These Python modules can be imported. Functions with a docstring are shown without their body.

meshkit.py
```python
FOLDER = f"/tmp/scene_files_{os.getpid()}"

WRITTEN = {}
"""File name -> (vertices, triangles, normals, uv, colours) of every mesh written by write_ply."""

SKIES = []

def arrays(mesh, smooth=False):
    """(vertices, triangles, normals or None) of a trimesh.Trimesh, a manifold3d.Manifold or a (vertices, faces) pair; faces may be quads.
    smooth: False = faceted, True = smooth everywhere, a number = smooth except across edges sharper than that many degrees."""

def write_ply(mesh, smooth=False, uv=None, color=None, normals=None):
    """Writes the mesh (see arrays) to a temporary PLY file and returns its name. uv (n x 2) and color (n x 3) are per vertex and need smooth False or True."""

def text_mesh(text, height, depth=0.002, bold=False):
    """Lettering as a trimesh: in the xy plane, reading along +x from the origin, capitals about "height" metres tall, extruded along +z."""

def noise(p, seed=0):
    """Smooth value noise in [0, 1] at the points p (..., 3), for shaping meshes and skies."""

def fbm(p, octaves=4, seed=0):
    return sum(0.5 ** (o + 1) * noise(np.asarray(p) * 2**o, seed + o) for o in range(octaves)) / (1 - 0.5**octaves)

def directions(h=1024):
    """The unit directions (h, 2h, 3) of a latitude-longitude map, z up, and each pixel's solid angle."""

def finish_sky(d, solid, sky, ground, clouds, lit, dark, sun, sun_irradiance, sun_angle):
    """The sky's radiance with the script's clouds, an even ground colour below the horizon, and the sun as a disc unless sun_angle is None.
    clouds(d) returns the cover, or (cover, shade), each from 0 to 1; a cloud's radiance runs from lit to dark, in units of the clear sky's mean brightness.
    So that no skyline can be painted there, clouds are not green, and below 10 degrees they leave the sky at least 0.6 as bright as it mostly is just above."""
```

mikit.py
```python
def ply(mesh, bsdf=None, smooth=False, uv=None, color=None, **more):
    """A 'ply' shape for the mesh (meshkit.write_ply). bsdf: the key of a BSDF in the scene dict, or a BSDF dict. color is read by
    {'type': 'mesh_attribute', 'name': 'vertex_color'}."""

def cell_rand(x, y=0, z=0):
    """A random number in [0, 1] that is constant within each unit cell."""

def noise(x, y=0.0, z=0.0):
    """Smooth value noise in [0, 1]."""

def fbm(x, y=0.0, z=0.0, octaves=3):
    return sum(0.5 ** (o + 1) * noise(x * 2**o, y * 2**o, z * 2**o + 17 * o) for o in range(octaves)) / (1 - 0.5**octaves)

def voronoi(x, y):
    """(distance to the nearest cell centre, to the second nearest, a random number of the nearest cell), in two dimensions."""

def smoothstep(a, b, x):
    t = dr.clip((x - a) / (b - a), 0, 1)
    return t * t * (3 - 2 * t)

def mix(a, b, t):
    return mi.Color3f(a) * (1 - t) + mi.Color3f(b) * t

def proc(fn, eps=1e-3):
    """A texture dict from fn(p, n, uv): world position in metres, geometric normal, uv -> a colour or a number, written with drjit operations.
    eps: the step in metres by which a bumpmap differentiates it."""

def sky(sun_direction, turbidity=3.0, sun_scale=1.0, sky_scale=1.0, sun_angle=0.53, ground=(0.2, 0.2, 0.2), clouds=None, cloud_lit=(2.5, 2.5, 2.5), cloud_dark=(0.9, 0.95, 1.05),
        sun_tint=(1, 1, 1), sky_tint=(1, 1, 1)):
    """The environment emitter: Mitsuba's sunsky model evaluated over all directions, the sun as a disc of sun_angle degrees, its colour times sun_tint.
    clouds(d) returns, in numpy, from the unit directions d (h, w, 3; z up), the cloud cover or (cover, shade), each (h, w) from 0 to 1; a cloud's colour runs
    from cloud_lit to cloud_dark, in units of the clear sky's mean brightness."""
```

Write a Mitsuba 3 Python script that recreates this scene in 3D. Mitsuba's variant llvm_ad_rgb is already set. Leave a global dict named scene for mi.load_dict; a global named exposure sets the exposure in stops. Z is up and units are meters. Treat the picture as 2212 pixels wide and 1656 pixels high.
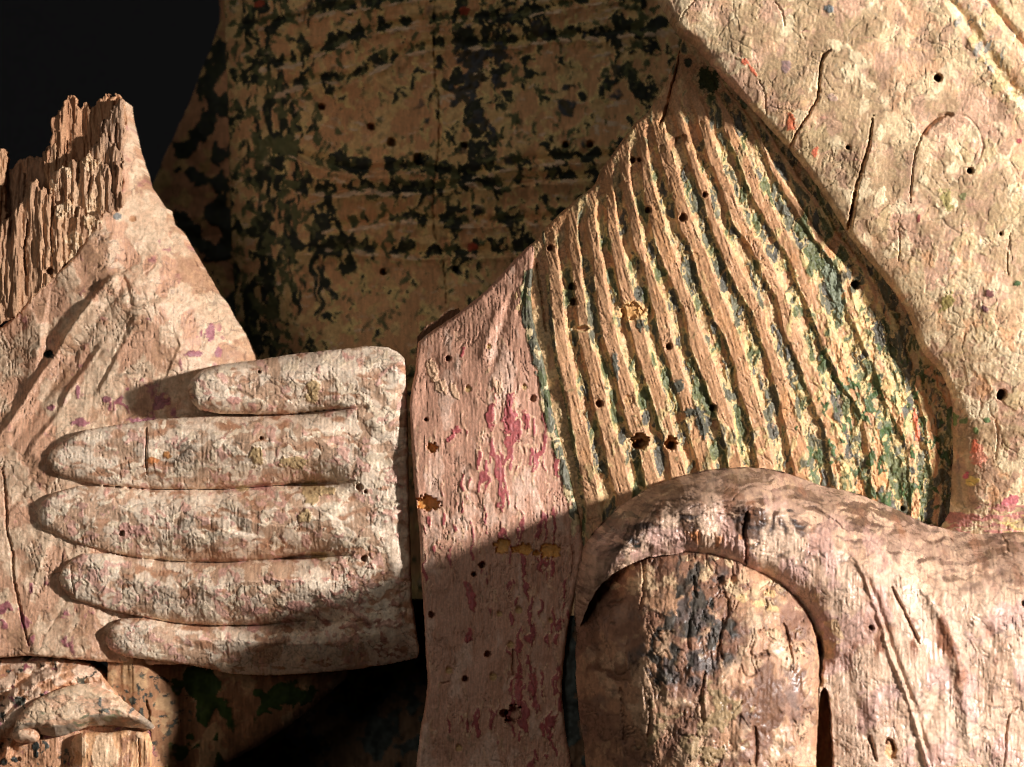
import math
import threading
from concurrent.futures import ThreadPoolExecutor
import numpy as np
import shapely
from shapely.geometry import Polygon
from scipy.spatial import cKDTree
from scipy.special import erf
from scipy.ndimage import gaussian_filter1d
from scipy.interpolate import LinearNDInterpolator
import mitsuba as mi
import mikit, meshkit

scene, labels = {}, {}
T = mi.ScalarTransform4f

# ------------------------------------------------------------------ camera, lamps, exposure
S = 0.00014                      # metres per drawing unit (the picture is 2212 units = 31 cm wide)
CAM = 2.2                        # camera to the plane of the cuff
W0, H0 = 2212.0, 1656.0
scene['type'] = 'scene'
scene['camera'] = {
    'type': 'thinlens', 'fov': math.degrees(2 * math.atan(W0 * S / 2 / CAM)), 'fov_axis': 'x',
    'aperture_radius': 0.0065, 'focus_distance': CAM - 0.004, 'near_clip': 0.05, 'far_clip': 60.0,
    'to_world': T().look_at(origin=[0, -CAM, 0], target=[0, 0, 0], up=[0, 0, 1])}
exposure = 0.0


def lamp(key, direction, dist, radius, colour, aim=(0.0, 0.0, 0.0)):
    d = np.array(direction, float); d /= np.linalg.norm(d)
    p = np.array(aim) + d * dist
    scene[key] = {'type': 'disk', 'to_world': T().look_at(origin=p.tolist(), target=list(aim), up=[0, 0, 1]) @ T().scale([radius, radius, 1]),
                  'bsdf': {'type': 'diffuse', 'reflectance': {'type': 'rgb', 'value': 0.5}},
                  'emitter': {'type': 'area', 'radiance': {'type': 'rgb', 'value': list(colour)}}}


KEY_DIR = (0.785, -0.56, 0.175)
lamp('spot_lamp', KEY_DIR, 1.08, 0.040, np.array([1.0, 0.97, 0.93]) * 1560)
lamp('soft_lamp', (-0.31, -0.90, 0.07), 1.7, 0.17, np.array([1.0, 0.93, 0.83]) * 9.5)
lamp('overhead_lamp', (-0.12, -0.60, 0.79), 1.6, 0.18, np.array([1.0, 0.94, 0.86]) * 5.5)
labels['spot_lamp'] = {'label': 'round studio spotlight shining from the right of the statue', 'category': 'lamp'}
labels['overhead_lamp'] = {'label': 'faint studio soft light hung high above the statue', 'category': 'lamp'}
labels['soft_lamp'] = {'label': 'large dim studio soft light above and left of the camera', 'category': 'lamp'}

# ------------------------------------------------------------------ noise and drawing helpers
C = 2.0                          # grid cell of the carved surfaces, in units
_TAB = {}
LOCK = threading.Lock()


def vnoise(x, y, seed):
    if seed not in _TAB:
        _TAB[seed] = np.random.default_rng(seed + 1000).random((256, 256)).astype(np.float32)
    t = _TAB[seed]
    x = np.asarray(x, np.float32) + 4096; y = np.asarray(y, np.float32) + 4096
    i = np.floor(x).astype(np.int32); j = np.floor(y).astype(np.int32)
    fx = x - i; fy = y - j
    fx = fx * fx * fx * (fx * (fx * 6 - 15) + 10); fy = fy * fy * fy * (fy * (fy * 6 - 15) + 10)
    i0 = i & 255; i1 = (i + 1) & 255; j0 = j & 255; j1 = (j + 1) & 255
    a = t[j0, i0]; b = t[j0, i1]; c = t[j1, i0]; d = t[j1, i1]
    return (a + (b - a) * fx) * (1 - fy) + (c + (d - c) * fx) * fy


def fb(x, y, seed, octaves=4, gain=0.5):
    out, amp, tot = 0, 1.0, 0
    for o in range(octaves):
        ca, sa = math.cos(0.6 + 0.9 * o), math.sin(0.6 + 0.9 * o)
        out = out + amp * vnoise((x * ca - y * sa) * 2**o + 13.7 * o, (x * sa + y * ca) * 2**o + 7.3 * o, seed + o)
        tot += amp; amp *= gain
    return out / tot


def fba(x, y, seed, octaves=3, gain=0.6):
    """fbm whose octaves stay aligned with the axes: for long grain."""
    return sum(gain**o * vnoise(x * 2**o + 13.7 * o, y * 2**o + 7.3 * o, seed + o) for o in range(octaves)) / sum(gain**o for o in range(octaves))


def uni(f):
    """Spread a noise field evenly over 0..1."""
    m, s = float(np.mean(f)), float(np.std(f)) + 1e-6
    return 0.5 * (1 + erf((f - m) / (s * 1.4142)))


def ss(a, b, x):
    t = np.clip((x - a) / (b - a), 0, 1)
    return t * t * (3 - 2 * t)


def rgb(r, g, b):
    v = np.array([r, g, b], float) / 255
    return np.where(v < 0.04045, v / 12.92, ((v + 0.055) / 1.055) ** 2.4)


def spline(pts, n=10, closed=False):
    p = np.array(pts, float)
    if len(p) < 3:
        return p
    q = np.vstack([p[-1], p, p[:2]]) if closed else np.vstack([2 * p[0] - p[1], p, 2 * p[-1] - p[-2]])
    out = []
    for k in range(len(q) - 3):
        a, b, c, d = q[k:k + 4]
        for t in np.linspace(0, 1, n, endpoint=False):
            out.append(0.5 * (2 * b + (c - a) * t + (2 * a - 5 * b + 4 * c - d) * t * t + (3 * b - a - 3 * c + d) * t**3))
    if not closed:
        out.append(p[-1])
    return np.array(out)


def sdf_of(poly, X, Y):
    """Signed distance (negative inside) of a shapely polygon, measured near its outline only."""
    d = np.full(X.shape, np.nan)
    geoms = getattr(poly, 'geoms', [poly])
    pts = []
    for g in geoms:
        for r in [g.exterior, *g.interiors]:
            n = max(int(r.length / 1.2), 8)
            pts.append(np.array([r.interpolate(t, normalized=True).coords[0] for t in np.linspace(0, 1, n, endpoint=False)]))
    tree = cKDTree(np.vstack(pts))
    dist, _ = tree.query(np.column_stack([X.ravel(), Y.ravel()]), workers=-1)
    shapely.prepare(poly)
    inside = shapely.contains_xy(poly, X.ravel(), Y.ravel())
    return np.where(inside, -dist, dist).reshape(X.shape)


def pdist(X, Y, pts, margin):
    """Signed distance to a polyline within a margin: (index, distance, side, parameter 0..1)."""
    p = np.array(pts, float)
    lo, hi = p.min(0) - margin, p.max(0) + margin
    idx = np.nonzero((X.ravel() > lo[0]) & (X.ravel() < hi[0]) & (Y.ravel() > lo[1]) & (Y.ravel() < hi[1]))[0]
    x, y = X.ravel()[idx], Y.ravel()[idx]
    seg = np.linalg.norm(np.diff(p, axis=0), axis=1); cum = np.r_[0, np.cumsum(seg)]
    best = np.full(len(idx), 1e9); side = np.zeros(len(idx)); par = np.zeros(len(idx))
    for k in range(len(p) - 1):
        d = p[k + 1] - p[k]; L2 = max(d @ d, 1e-9)
        t = np.clip(((x - p[k, 0]) * d[0] + (y - p[k, 1]) * d[1]) / L2, 0, 1)
        ex, ey = x - p[k, 0] - t * d[0], y - p[k, 1] - t * d[1]
        q = ex * ex + ey * ey
        m = q < best
        best = np.where(m, q, best)
        side = np.where(m, np.sign(d[0] * (y - p[k, 1]) - d[1] * (x - p[k, 0])), side)
        par = np.where(m, (cum[k] + t * seg[k]) / cum[-1], par)
    return idx, np.sqrt(best), side, par


class Skin:
    """A carved surface being drawn: forward depth D (units, towards the camera) and colour over a grid."""

    def __init__(self, x0, x1, y0, y1, cell=None, extra=None):
        c = cell or C
        xs, ys = np.arange(x0, x1 + c, c), np.arange(y0, y1 + c, c)
        if extra:                                           # coarse strips beyond the frame: (left, right, top, bottom)
            l, r, t, b = extra
            xs = np.r_[np.arange(x0 - l, x0, 12), xs, np.arange(xs[-1] + 12, x1 + r, 12)]
            ys = np.r_[np.arange(y0 - t, y0, 12), ys, np.arange(ys[-1] + 12, y1 + b, 12)]
        self.c = c
        self.X, self.Y = np.meshgrid(xs, ys)
        self.D = np.zeros(self.X.shape); self.h = np.zeros(self.X.shape)
        self.col = np.zeros(self.X.shape + (3,))

    # --- outline
    def outline(self, pts, ragged=1.2, smooth=True, seed=5, scale=14.0):
        poly = pts if isinstance(pts, (Polygon, shapely.MultiPolygon)) else Polygon(spline(pts, 6, True) if smooth else pts).buffer(0)
        self.poly = poly
        self.sdf = sdf_of(poly, self.X, self.Y)
        if ragged:
            self.sdf = self.sdf + ragged * 2 * (fb(self.X / scale, self.Y / scale, seed, 3) - 0.5)
        return self

    def roll(self, radius, drop, power=2.0):
        """Round the edge of the outline backwards."""
        t = np.clip(1 + self.sdf / radius, 0, 1)
        self.D -= drop * (1 - np.power(np.maximum(1 - t**power, 0), 1 / power))

    # --- relief
    def _add(self, idx, v):
        self.h.ravel()[idx] += v

    def groove(self, pts, w, depth, wiggle=1.5, seed=3, fade=0.12, n=8):
        P = spline(pts, n)
        i, d, s, t = pdist(self.X, self.Y, P, w * 4 + 6)
        x, y = self.X.ravel()[i], self.Y.ravel()[i]
        d = np.abs(d * s + wiggle * 2 * (fb(x / 9, y / 9, seed, 2) - 0.5))
        wv = w * (0.6 + 0.8 * vnoise(x / 23, y / 23, seed + 3))
        f = ss(0, fade, t) * ss(0, fade, 1 - t) if fade else 1
        self._add(i, -depth * np.exp(-(d / wv) ** 2) * f)

    def crack(self, pts, w=1.6, depth=14, seed=3, wiggle=2.5):
        P = spline(pts, 6)
        i, d, s, t = pdist(self.X, self.Y, P, 14)
        x, y = self.X.ravel()[i], self.Y.ravel()[i]
        d = np.abs(d * s + wiggle * 2 * (fb(x / 7, y / 7, seed, 3) - 0.5))
        ww = w * (0.5 + 1.0 * fb(x / 30, y / 30, seed + 5, 2)) * ss(0, 0.1, t) * ss(0, 0.1, 1 - t) + 0.01
        self._add(i, -depth * ss(1.0, 0.0, d / (ww * 1.6)))

    def ridge(self, pts, w, amp, seed=3, wiggle=2, fade=0.15):
        self.groove(pts, w, -amp, wiggle, seed, fade)

    def lip(self, pts, amp, w_high, side=1, edge=3.0, wiggle=2.0, seed=9, fade=0.12):
        """A fold edge: one side of the line stands proud by amp and settles over w_high."""
        P = spline(pts, 8)
        i, d, s, t = pdist(self.X, self.Y, P, w_high * 3.2)
        x, y = self.X.ravel()[i], self.Y.ravel()[i]
        q = d * s * side + wiggle * 2 * (fb(x / 12, y / 12, seed, 3) - 0.5)
        f = ss(0, fade, t) * ss(0, fade, 1 - t)
        self._add(i, amp * f * ss(-edge, edge, q) * np.exp(-np.maximum(q, 0) / w_high) * ss(3.2, 2.2, d / w_high))

    def hole(self, cx, cy, r, depth=55, ry=None, ang=0.0, seed=2, jag=0.25, rim=None, dark=None):
        ry = ry or r
        i = np.nonzero((np.abs(self.X.ravel() - cx) < 3 * max(r, ry) + 6) & (np.abs(self.Y.ravel() - cy) < 3 * max(r, ry) + 6))[0]
        x, y = self.X.ravel()[i] - cx, self.Y.ravel()[i] - cy
        ca, sa = math.cos(ang), math.sin(ang)
        u, v = (x * ca + y * sa) / r, (-x * sa + y * ca) / ry
        q = np.sqrt(u * u + v * v) + jag * 2 * (fb((x + cx) / 5, (y + cy) / 5, seed, 2) - 0.5)
        e = 1.2 / min(r, ry)
        m = ss(1 + e, 1 - e, q)
        self._add(i, -depth * m)
        c = self.col.reshape(-1, 3)
        if dark is not None:
            c[i] = c[i] * (1 - m[:, None]) + np.asarray(dark) * m[:, None]
        if rim is not None:
            k = np.exp(-((q - 1.25) / 0.3) ** 2)[:, None]
            c[i] = c[i] * (1 - k) + np.asarray(rim) * k

    # --- colour and layered surface
    def wood(self, a, b, seed, grain=0.9, gx=3.0, gy=70.0, slope=0.0, contrast=0.5):
        X, Y = self.X + slope * self.Y, self.Y
        low = uni(fb(X / 90, Y / 140, seed, 4))
        wob = 6 * (fb(X / 60, Y / 160, seed + 9, 2) - 0.5)
        g = fba(X / gx + wob, Y / gy, seed + 20, 3, 0.6)
        g2 = fba(X / (gx * 0.55) + wob * 1.5, Y / (gy * 0.25), seed + 30, 2)
        m = np.clip(low * (1 - contrast) + contrast * uni(g), 0, 1)[..., None]
        self.col = a * (1 - m) + b * m
        self.col = self.col * (0.86 + 0.28 * uni(g2)[..., None])
        self.h += grain * 2 * (g - 0.5) * 2.0 + grain * 1.4 * (g2 - 0.5)
        return self

    def layer(self, cover, colour, colour2=None, height=2.0, sx=22.0, sy=30.0, seed=50, edge=0.03, vary=0.12, octaves=5, warp=10.0, gain=0.47, limit=None, rough=0.0, clump=0.45):
        """A layer of ground or paint left in flakes: cover 0..1 (number or field), standing proud by height."""
        X, Y = self.X, self.Y
        wx = warp * 2 * (fb(X / 26, Y / 26, seed + 61, 2) - 0.5); wy = warp * 2 * (fb(X / 26, Y / 26, seed + 67, 2) - 0.5)
        f = uni(fb((X + wx) / sx, (Y + wy) / sy, seed, octaves, gain))
        if clump:
            cover = cover * (1 - clump + 2 * clump * uni(fb(X / 95, Y / 120, seed + 91, 3)))
        m = ss(-edge, edge, f - (1 - np.clip(cover, -0.1, 1.05)))
        if limit is not None:
            m = m * limit
        t = uni(fb(X / 12, Y / 12, seed + 71, 4))[..., None]
        c = colour if colour2 is None else colour * (1 - t) + colour2 * t
        c = c * (1 + vary * 2 * (fb(X / 4.0, Y / 5.0, seed + 77, 3)[..., None] - 0.5) * 2)
        k = m[..., None]
        self.col = self.col * (1 - k) + c * k
        self.h += 0.75 * height * m + (0.6 * rough * 2 * (fb(X / 5, Y / 5, seed + 83, 3) - 0.5) * m if rough else 0)
        return m

    def flakes(self, cover, colour, colour2, halo, spread=0.12, seed=50, height=2.0, **kw):
        """Paint left on a rim of bare ground: the ground shows all round each flake."""
        self.layer(np.where(np.asarray(cover) > 0.01, cover + spread, cover), halo, height=height * 0.6, seed=seed, **{**kw, 'edge': 0.05, 'clump': 0.3})
        return self.layer(cover, colour, colour2, height=height, seed=seed, **{**kw, 'clump': 0.3})

    def stain(self, field, colour, strength=1.0):
        k = np.clip(field * strength, 0, 1)[..., None]
        self.col = self.col * (1 - k) + self.col * (np.asarray(colour)) * k

    def tint(self, field, colour):
        k = np.clip(field, 0, 1)[..., None]
        self.col = self.col * (1 - k) + np.asarray(colour) * k

    def craquelure(self, size, depth, mask=1.0, seed=7, w=1.3, amount=0.6, aniso=1.0):
        X, Y = self.X, self.Y
        r = np.random.default_rng(seed)
        lo = (X.min(), Y.min() / aniso); hi = (X.max(), Y.max() / aniso)
        nx, ny = int((hi[0] - lo[0]) / size) + 2, int((hi[1] - lo[1]) / size) + 2
        gx, gy = np.meshgrid(np.arange(nx), np.arange(ny))
        P = np.column_stack([(lo[0] + (gx + r.random(gx.shape)) * size).ravel(), (lo[1] + (gy + r.random(gx.shape)) * size).ravel()])
        wx = size * 0.5 * (fb(X / size, Y / size, seed + 40, 3) - 0.5) * 2; wy = size * 0.5 * (fb(X / size, Y / size, seed + 44, 3) - 0.5) * 2
        d, _ = cKDTree(P).query(np.column_stack([(X + wx).ravel(), ((Y + wy) / aniso).ravel()]), k=2, workers=-1)
        e = (d[:, 1] - d[:, 0]).reshape(X.shape)
        on = ss(1 - amount - 0.1, 1 - amount + 0.1, uni(fb(X / 55, Y / 55, seed + 50, 3)))
        ln = np.exp(-(e / (w * 1.6)) ** 2) * on * mask
        self.h -= 0.6 * depth * ln
        self.col = self.col * (1 - 0.38 * np.clip(ln, 0, 1)[..., None])      # old dirt caught in the cracks

    def fibres(self, sx, sy, depth, seed, amount=0.4, thin=0.03, slope=0.0, mask=1.0, dark=0.35):
        """Fine splits that run with the grain."""
        X, Y = self.X + slope * self.Y, self.Y
        n = fba(X / sx + 5 * (fb(X / 50, Y / 90, seed + 5, 2) - 0.5) * 2, Y / sy, seed, 2, 0.5)
        on = ss(1 - amount - 0.12, 1 - amount + 0.12, uni(fb(X / 45, Y / 70, seed + 9, 3)))
        ln = np.exp(-((n - 0.5) / thin) ** 2) * on * mask
        self.h -= depth * ln
        self.col = self.col * (1 - dark * ln[..., None])

    def facets(self, size, slope, seed, aniso=1.0, soft=3.0, mask=1.0):
        """Flat cuts of the carver's knife: cells that each tilt their own way."""
        X, Y = self.X, self.Y / aniso
        r = np.random.default_rng(seed)
        nx, ny = int((X.max() - X.min()) / size) + 3, int((Y.max() - Y.min()) / size) + 3
        gx, gy = np.meshgrid(np.arange(nx) - 1, np.arange(ny) - 1)
        P = np.column_stack([(X.min() + (gx + r.random(gx.shape)) * size).ravel(), (Y.min() + (gy + r.random(gx.shape)) * size).ravel()])
        hv = r.normal(0, slope * size * 0.45, len(P))
        wx = size * 0.10 * 2 * (fb(X / size * 1.5, Y / size * 1.5, seed + 3, 3) - 0.5)
        f = LinearNDInterpolator(P, hv, fill_value=0.0)(np.clip(X + wx, P[:, 0].min() + 1, P[:, 0].max() - 1), Y)
        self.h += f * mask

    def bumps(self, scale, amp, seed, octaves=3, sy=None, mask=1.0):
        if scale < 20:
            amp = amp * 0.55
        self.h += amp * 2 * (fb(self.X / scale, self.Y / (sy or scale), seed, octaves) - 0.5) * mask

    def blob(self, cx, cy, rx, ry=None, ang=0.0, rag=0.35, seed=90):
        ry = ry or rx
        x, y = self.X - cx, self.Y - cy
        ca, sa = math.cos(ang), math.sin(ang)
        q = np.sqrt(((x * ca + y * sa) / rx) ** 2 + ((-x * sa + y * ca) / ry) ** 2)
        if rag:
            q = q + rag * 2 * (fb(self.X / 18, self.Y / 18, seed, 4) - 0.5)
        return np.exp(-np.maximum(q, 0) ** 2 * 1.2)

    def patch(self, cx, cy, rx, ry, colour, ang=0.0, height=1.5, seed=91, rag=0.7):
        """One flake of paint left standing."""
        i = np.nonzero((np.abs(self.X.ravel() - cx) < 2.6 * max(rx, ry)) & (np.abs(self.Y.ravel() - cy) < 2.6 * max(rx, ry)))[0]
        X, Y = self.X.ravel()[i], self.Y.ravel()[i]
        ca, sa = math.cos(ang), math.sin(ang)
        q = np.sqrt((((X - cx) * ca + (Y - cy) * sa) / rx) ** 2 + ((-(X - cx) * sa + (Y - cy) * ca) / ry) ** 2)
        q = q + rag * 2 * (fb(X / 9, Y / 9, seed, 4, 0.6) - 0.5)
        m = ss(1.12, 0.95, q)
        c = self.col.reshape(-1, 3)
        var = (1 + 0.2 * (fb(X / 4, Y / 4, seed + 3, 2) - 0.5) * 2)[:, None]
        c[i] = c[i] * (1 - m[:, None]) + np.asarray(colour) * var * m[:, None]
        self._add(i, height * m)

    # --- to a mesh
    def build(self, key, base_depth, thick, bsdf='carved', names=None, part=None):
        """Write the surface as a solid relief with side walls; part (per vertex) sends faces to the keys in names."""
        if bsdf != 'dry_wood':
            self.h += 0.8 * (vnoise(self.X / 2.4, self.Y / 4.2, 2011) - 0.5) + 0.6 * (vnoise(self.X / 4.6, self.Y / 5.5, 2012) - 0.5)
        X, Y, D = self.X.copy(), self.Y.copy(), self.D + self.h
        sd = self.sdf
        gy, gx = np.gradient(sd, self.Y[:, 0], self.X[0])
        gn = np.maximum(np.hypot(gx, gy), 0.3)
        out = (sd > 0) & (sd < self.c * 1.05)
        X = np.where(out, X - gx / gn * sd, X); Y = np.where(out, Y - gy / gn * sd, Y)
        ok = (sd <= 0) | out
        ny, nx = X.shape
        idx = np.arange(ny * nx).reshape(ny, nx)
        a, b, c, d = idx[:-1, :-1].ravel(), idx[:-1, 1:].ravel(), idx[1:, 1:].ravel(), idx[1:, :-1].ravel()
        flip = ((np.arange(len(a)) % 2) == 0)
        f1 = np.where(flip[:, None], np.column_stack([a, d, c]), np.column_stack([a, d, b]))
        f2 = np.where(flip[:, None], np.column_stack([a, c, b]), np.column_stack([b, d, c]))
        F = np.vstack([f1, f2])
        okr = ok.ravel()
        F = F[okr[F].all(1)]
        k = (CAM / S - base_depth) / (CAM / S)
        V = np.column_stack([(X.ravel() - W0 / 2) * S * k, -D.ravel() * S, (H0 / 2 - Y.ravel()) * S * k])
        e1, e2 = V[F[:, 1]] - V[F[:, 0]], V[F[:, 2]] - V[F[:, 0]]
        fn = np.cross(e1, e2)
        N = np.zeros_like(V)
        for q in range(3):
            for ax in range(3):
                N[:, ax] += np.bincount(F[:, q], fn[:, ax], len(V))
        N /= np.maximum(np.linalg.norm(N, axis=1, keepdims=True), 1e-20)
        sp = fb(self.X / 2.6, self.Y / 3.4, 2001, 2) - 0.5 + 0.4 * (fba(self.X / 2.2, self.Y / 26, 2005, 2) - 0.5)
        c3 = self.col * (1 + 0.40 * sp[..., None])                # fine grain and dust
        lum = (c3 @ np.array([0.3, 0.55, 0.15]))[..., None]
        col = np.clip((lum + 0.95 * (c3 - lum)).reshape(-1, 3), 0.004, 0.9)
        # side walls along the open edges
        E = np.vstack([F[:, [0, 1]], F[:, [1, 2]], F[:, [2, 0]]])
        code = E.min(1) * len(V) + E.max(1)
        _, first, cnt = np.unique(code, return_index=True, return_counts=True)
        B = E[first[cnt == 1]]
        lab = np.zeros(len(V), int) if part is None else part.ravel()
        allk = [key] if names is None else names
        for li, nm in enumerate(allk):
            fsel = F if part is None else F[lab[F[:, 0]] == li]
            if len(fsel) == 0:
                continue
            bs = B if part is None else B[lab[B[:, 0]] == li]
            used, inv = np.unique(fsel, return_inverse=True)
            v, n, c_ = V[used], N[used], col[used]
            f = inv.reshape(-1, 3)
            if len(bs):
                p, q = V[bs[:, 0]], V[bs[:, 1]]
                back = np.array([0, thick * S, 0])
                wn = np.cross(q - p, back); wn /= np.maximum(np.linalg.norm(wn, axis=1, keepdims=True), 1e-20)
                wn = -wn
                m = len(bs); o = len(v)
                v = np.vstack([v, p, q, q + back, p + back]); n = np.vstack([n, wn, wn, wn, wn])
                c_ = np.vstack([c_, col[bs[:, 0]], col[bs[:, 1]], col[bs[:, 1]], col[bs[:, 0]]])
                r = np.arange(m)
                f = np.vstack([f, np.column_stack([o + r, o + 2 * m + r, o + m + r]), np.column_stack([o + r, o + 3 * m + r, o + 2 * m + r])])
            with LOCK:
                path = meshkit.write_ply((v, f), color=c_, normals=n)
            scene[nm] = {'type': 'ply', 'filename': path, 'face_normals': False, 'bsdf': {'type': 'ref', 'id': bsdf}}


# ------------------------------------------------------------------ materials
def material(rough, spec):
    return {'type': 'twosided', 'b': {'type': 'principled', 'base_color': {'type': 'mesh_attribute', 'name': 'vertex_color'},
            'roughness': rough if isinstance(rough, dict) else float(rough), 'specular': float(spec)}}


scene['carved'] = material(0.55, 0.35)
scene['dry_wood'] = material(0.75, 0.25)


def waxed(p, n, uv):
    f = mikit.fbm(p.x * 180.0, p.y * 180.0, p.z * 180.0, 3)
    return 0.64 - 0.26 * mikit.smoothstep(0.42, 0.66, f)


scene['waxed_wood'] = material(mikit.proc(waxed), 0.5)
scene['grey_cloth'] = {'type': 'twosided', 'b': {'type': 'diffuse', 'reflectance': {'type': 'rgb', 'value': [0.009, 0.0092, 0.0098]}}}

# ------------------------------------------------------------------ the backdrop: a grey studio sweep behind the statue
bx, bz = 1.8, 1.4
_v = []
for t in np.linspace(0, 1, 24):
    a = t * math.pi / 2
    _v.append((1.25 - 0.5 + 0.5 * math.sin(a), -0.75 + 0.5 - 0.5 * math.cos(a)))
prof = [(-0.6, -0.75)] + _v + [(1.25, bz)]
_v = np.array([(x, y, z) for (y, z) in prof for x in (-bx, bx)])
_f = np.array([[2 * i, 2 * i + 1, 2 * i + 3, 2 * i + 2] for i in range(len(prof) - 1)])
scene['backdrop'] = mikit.ply((_v, _f), 'grey_cloth', smooth=60)
labels['backdrop'] = {'label': 'plain dark grey studio backdrop curving down behind the statue', 'category': 'backdrop', 'kind': 'structure'}

ST = 'wooden_statue'
labels[ST] = {'label': 'weathered carved wooden statue with flaking green, red and cream paint', 'category': 'statue'}

# palette (base colours of the surfaces)
WOOD = rgb(186, 133, 92); WOOD_D = rgb(150, 98, 64); WOOD_O = rgb(199, 138, 84); PINKW = rgb(188, 142, 118); PINKW_D = rgb(158, 112, 88)
CREAM = rgb(216, 190, 146); CREAM_P = rgb(214, 190, 170); CREAM_Y = rgb(214, 190, 130); OCHRE = rgb(176, 140, 82)
SLATE = rgb(84, 80, 66); SLATE_L = rgb(122, 118, 100); MOSS = rgb(82, 86, 54); MOSS_D = rgb(46, 50, 34); GREEN = rgb(70, 92, 52); INK = rgb(40, 42, 38)
RED = rgb(162, 78, 76); PLUM = rgb(140, 78, 84); PINK = rgb(200, 150, 136); BROWN = rgb(108, 70, 46); BURNT = rgb(58, 44, 38); CORAL = rgb(222, 118, 84)

L, R_, TP, BT = -90, 2300, -90, 1745        # the part of each surface drawn in fine grid


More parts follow.
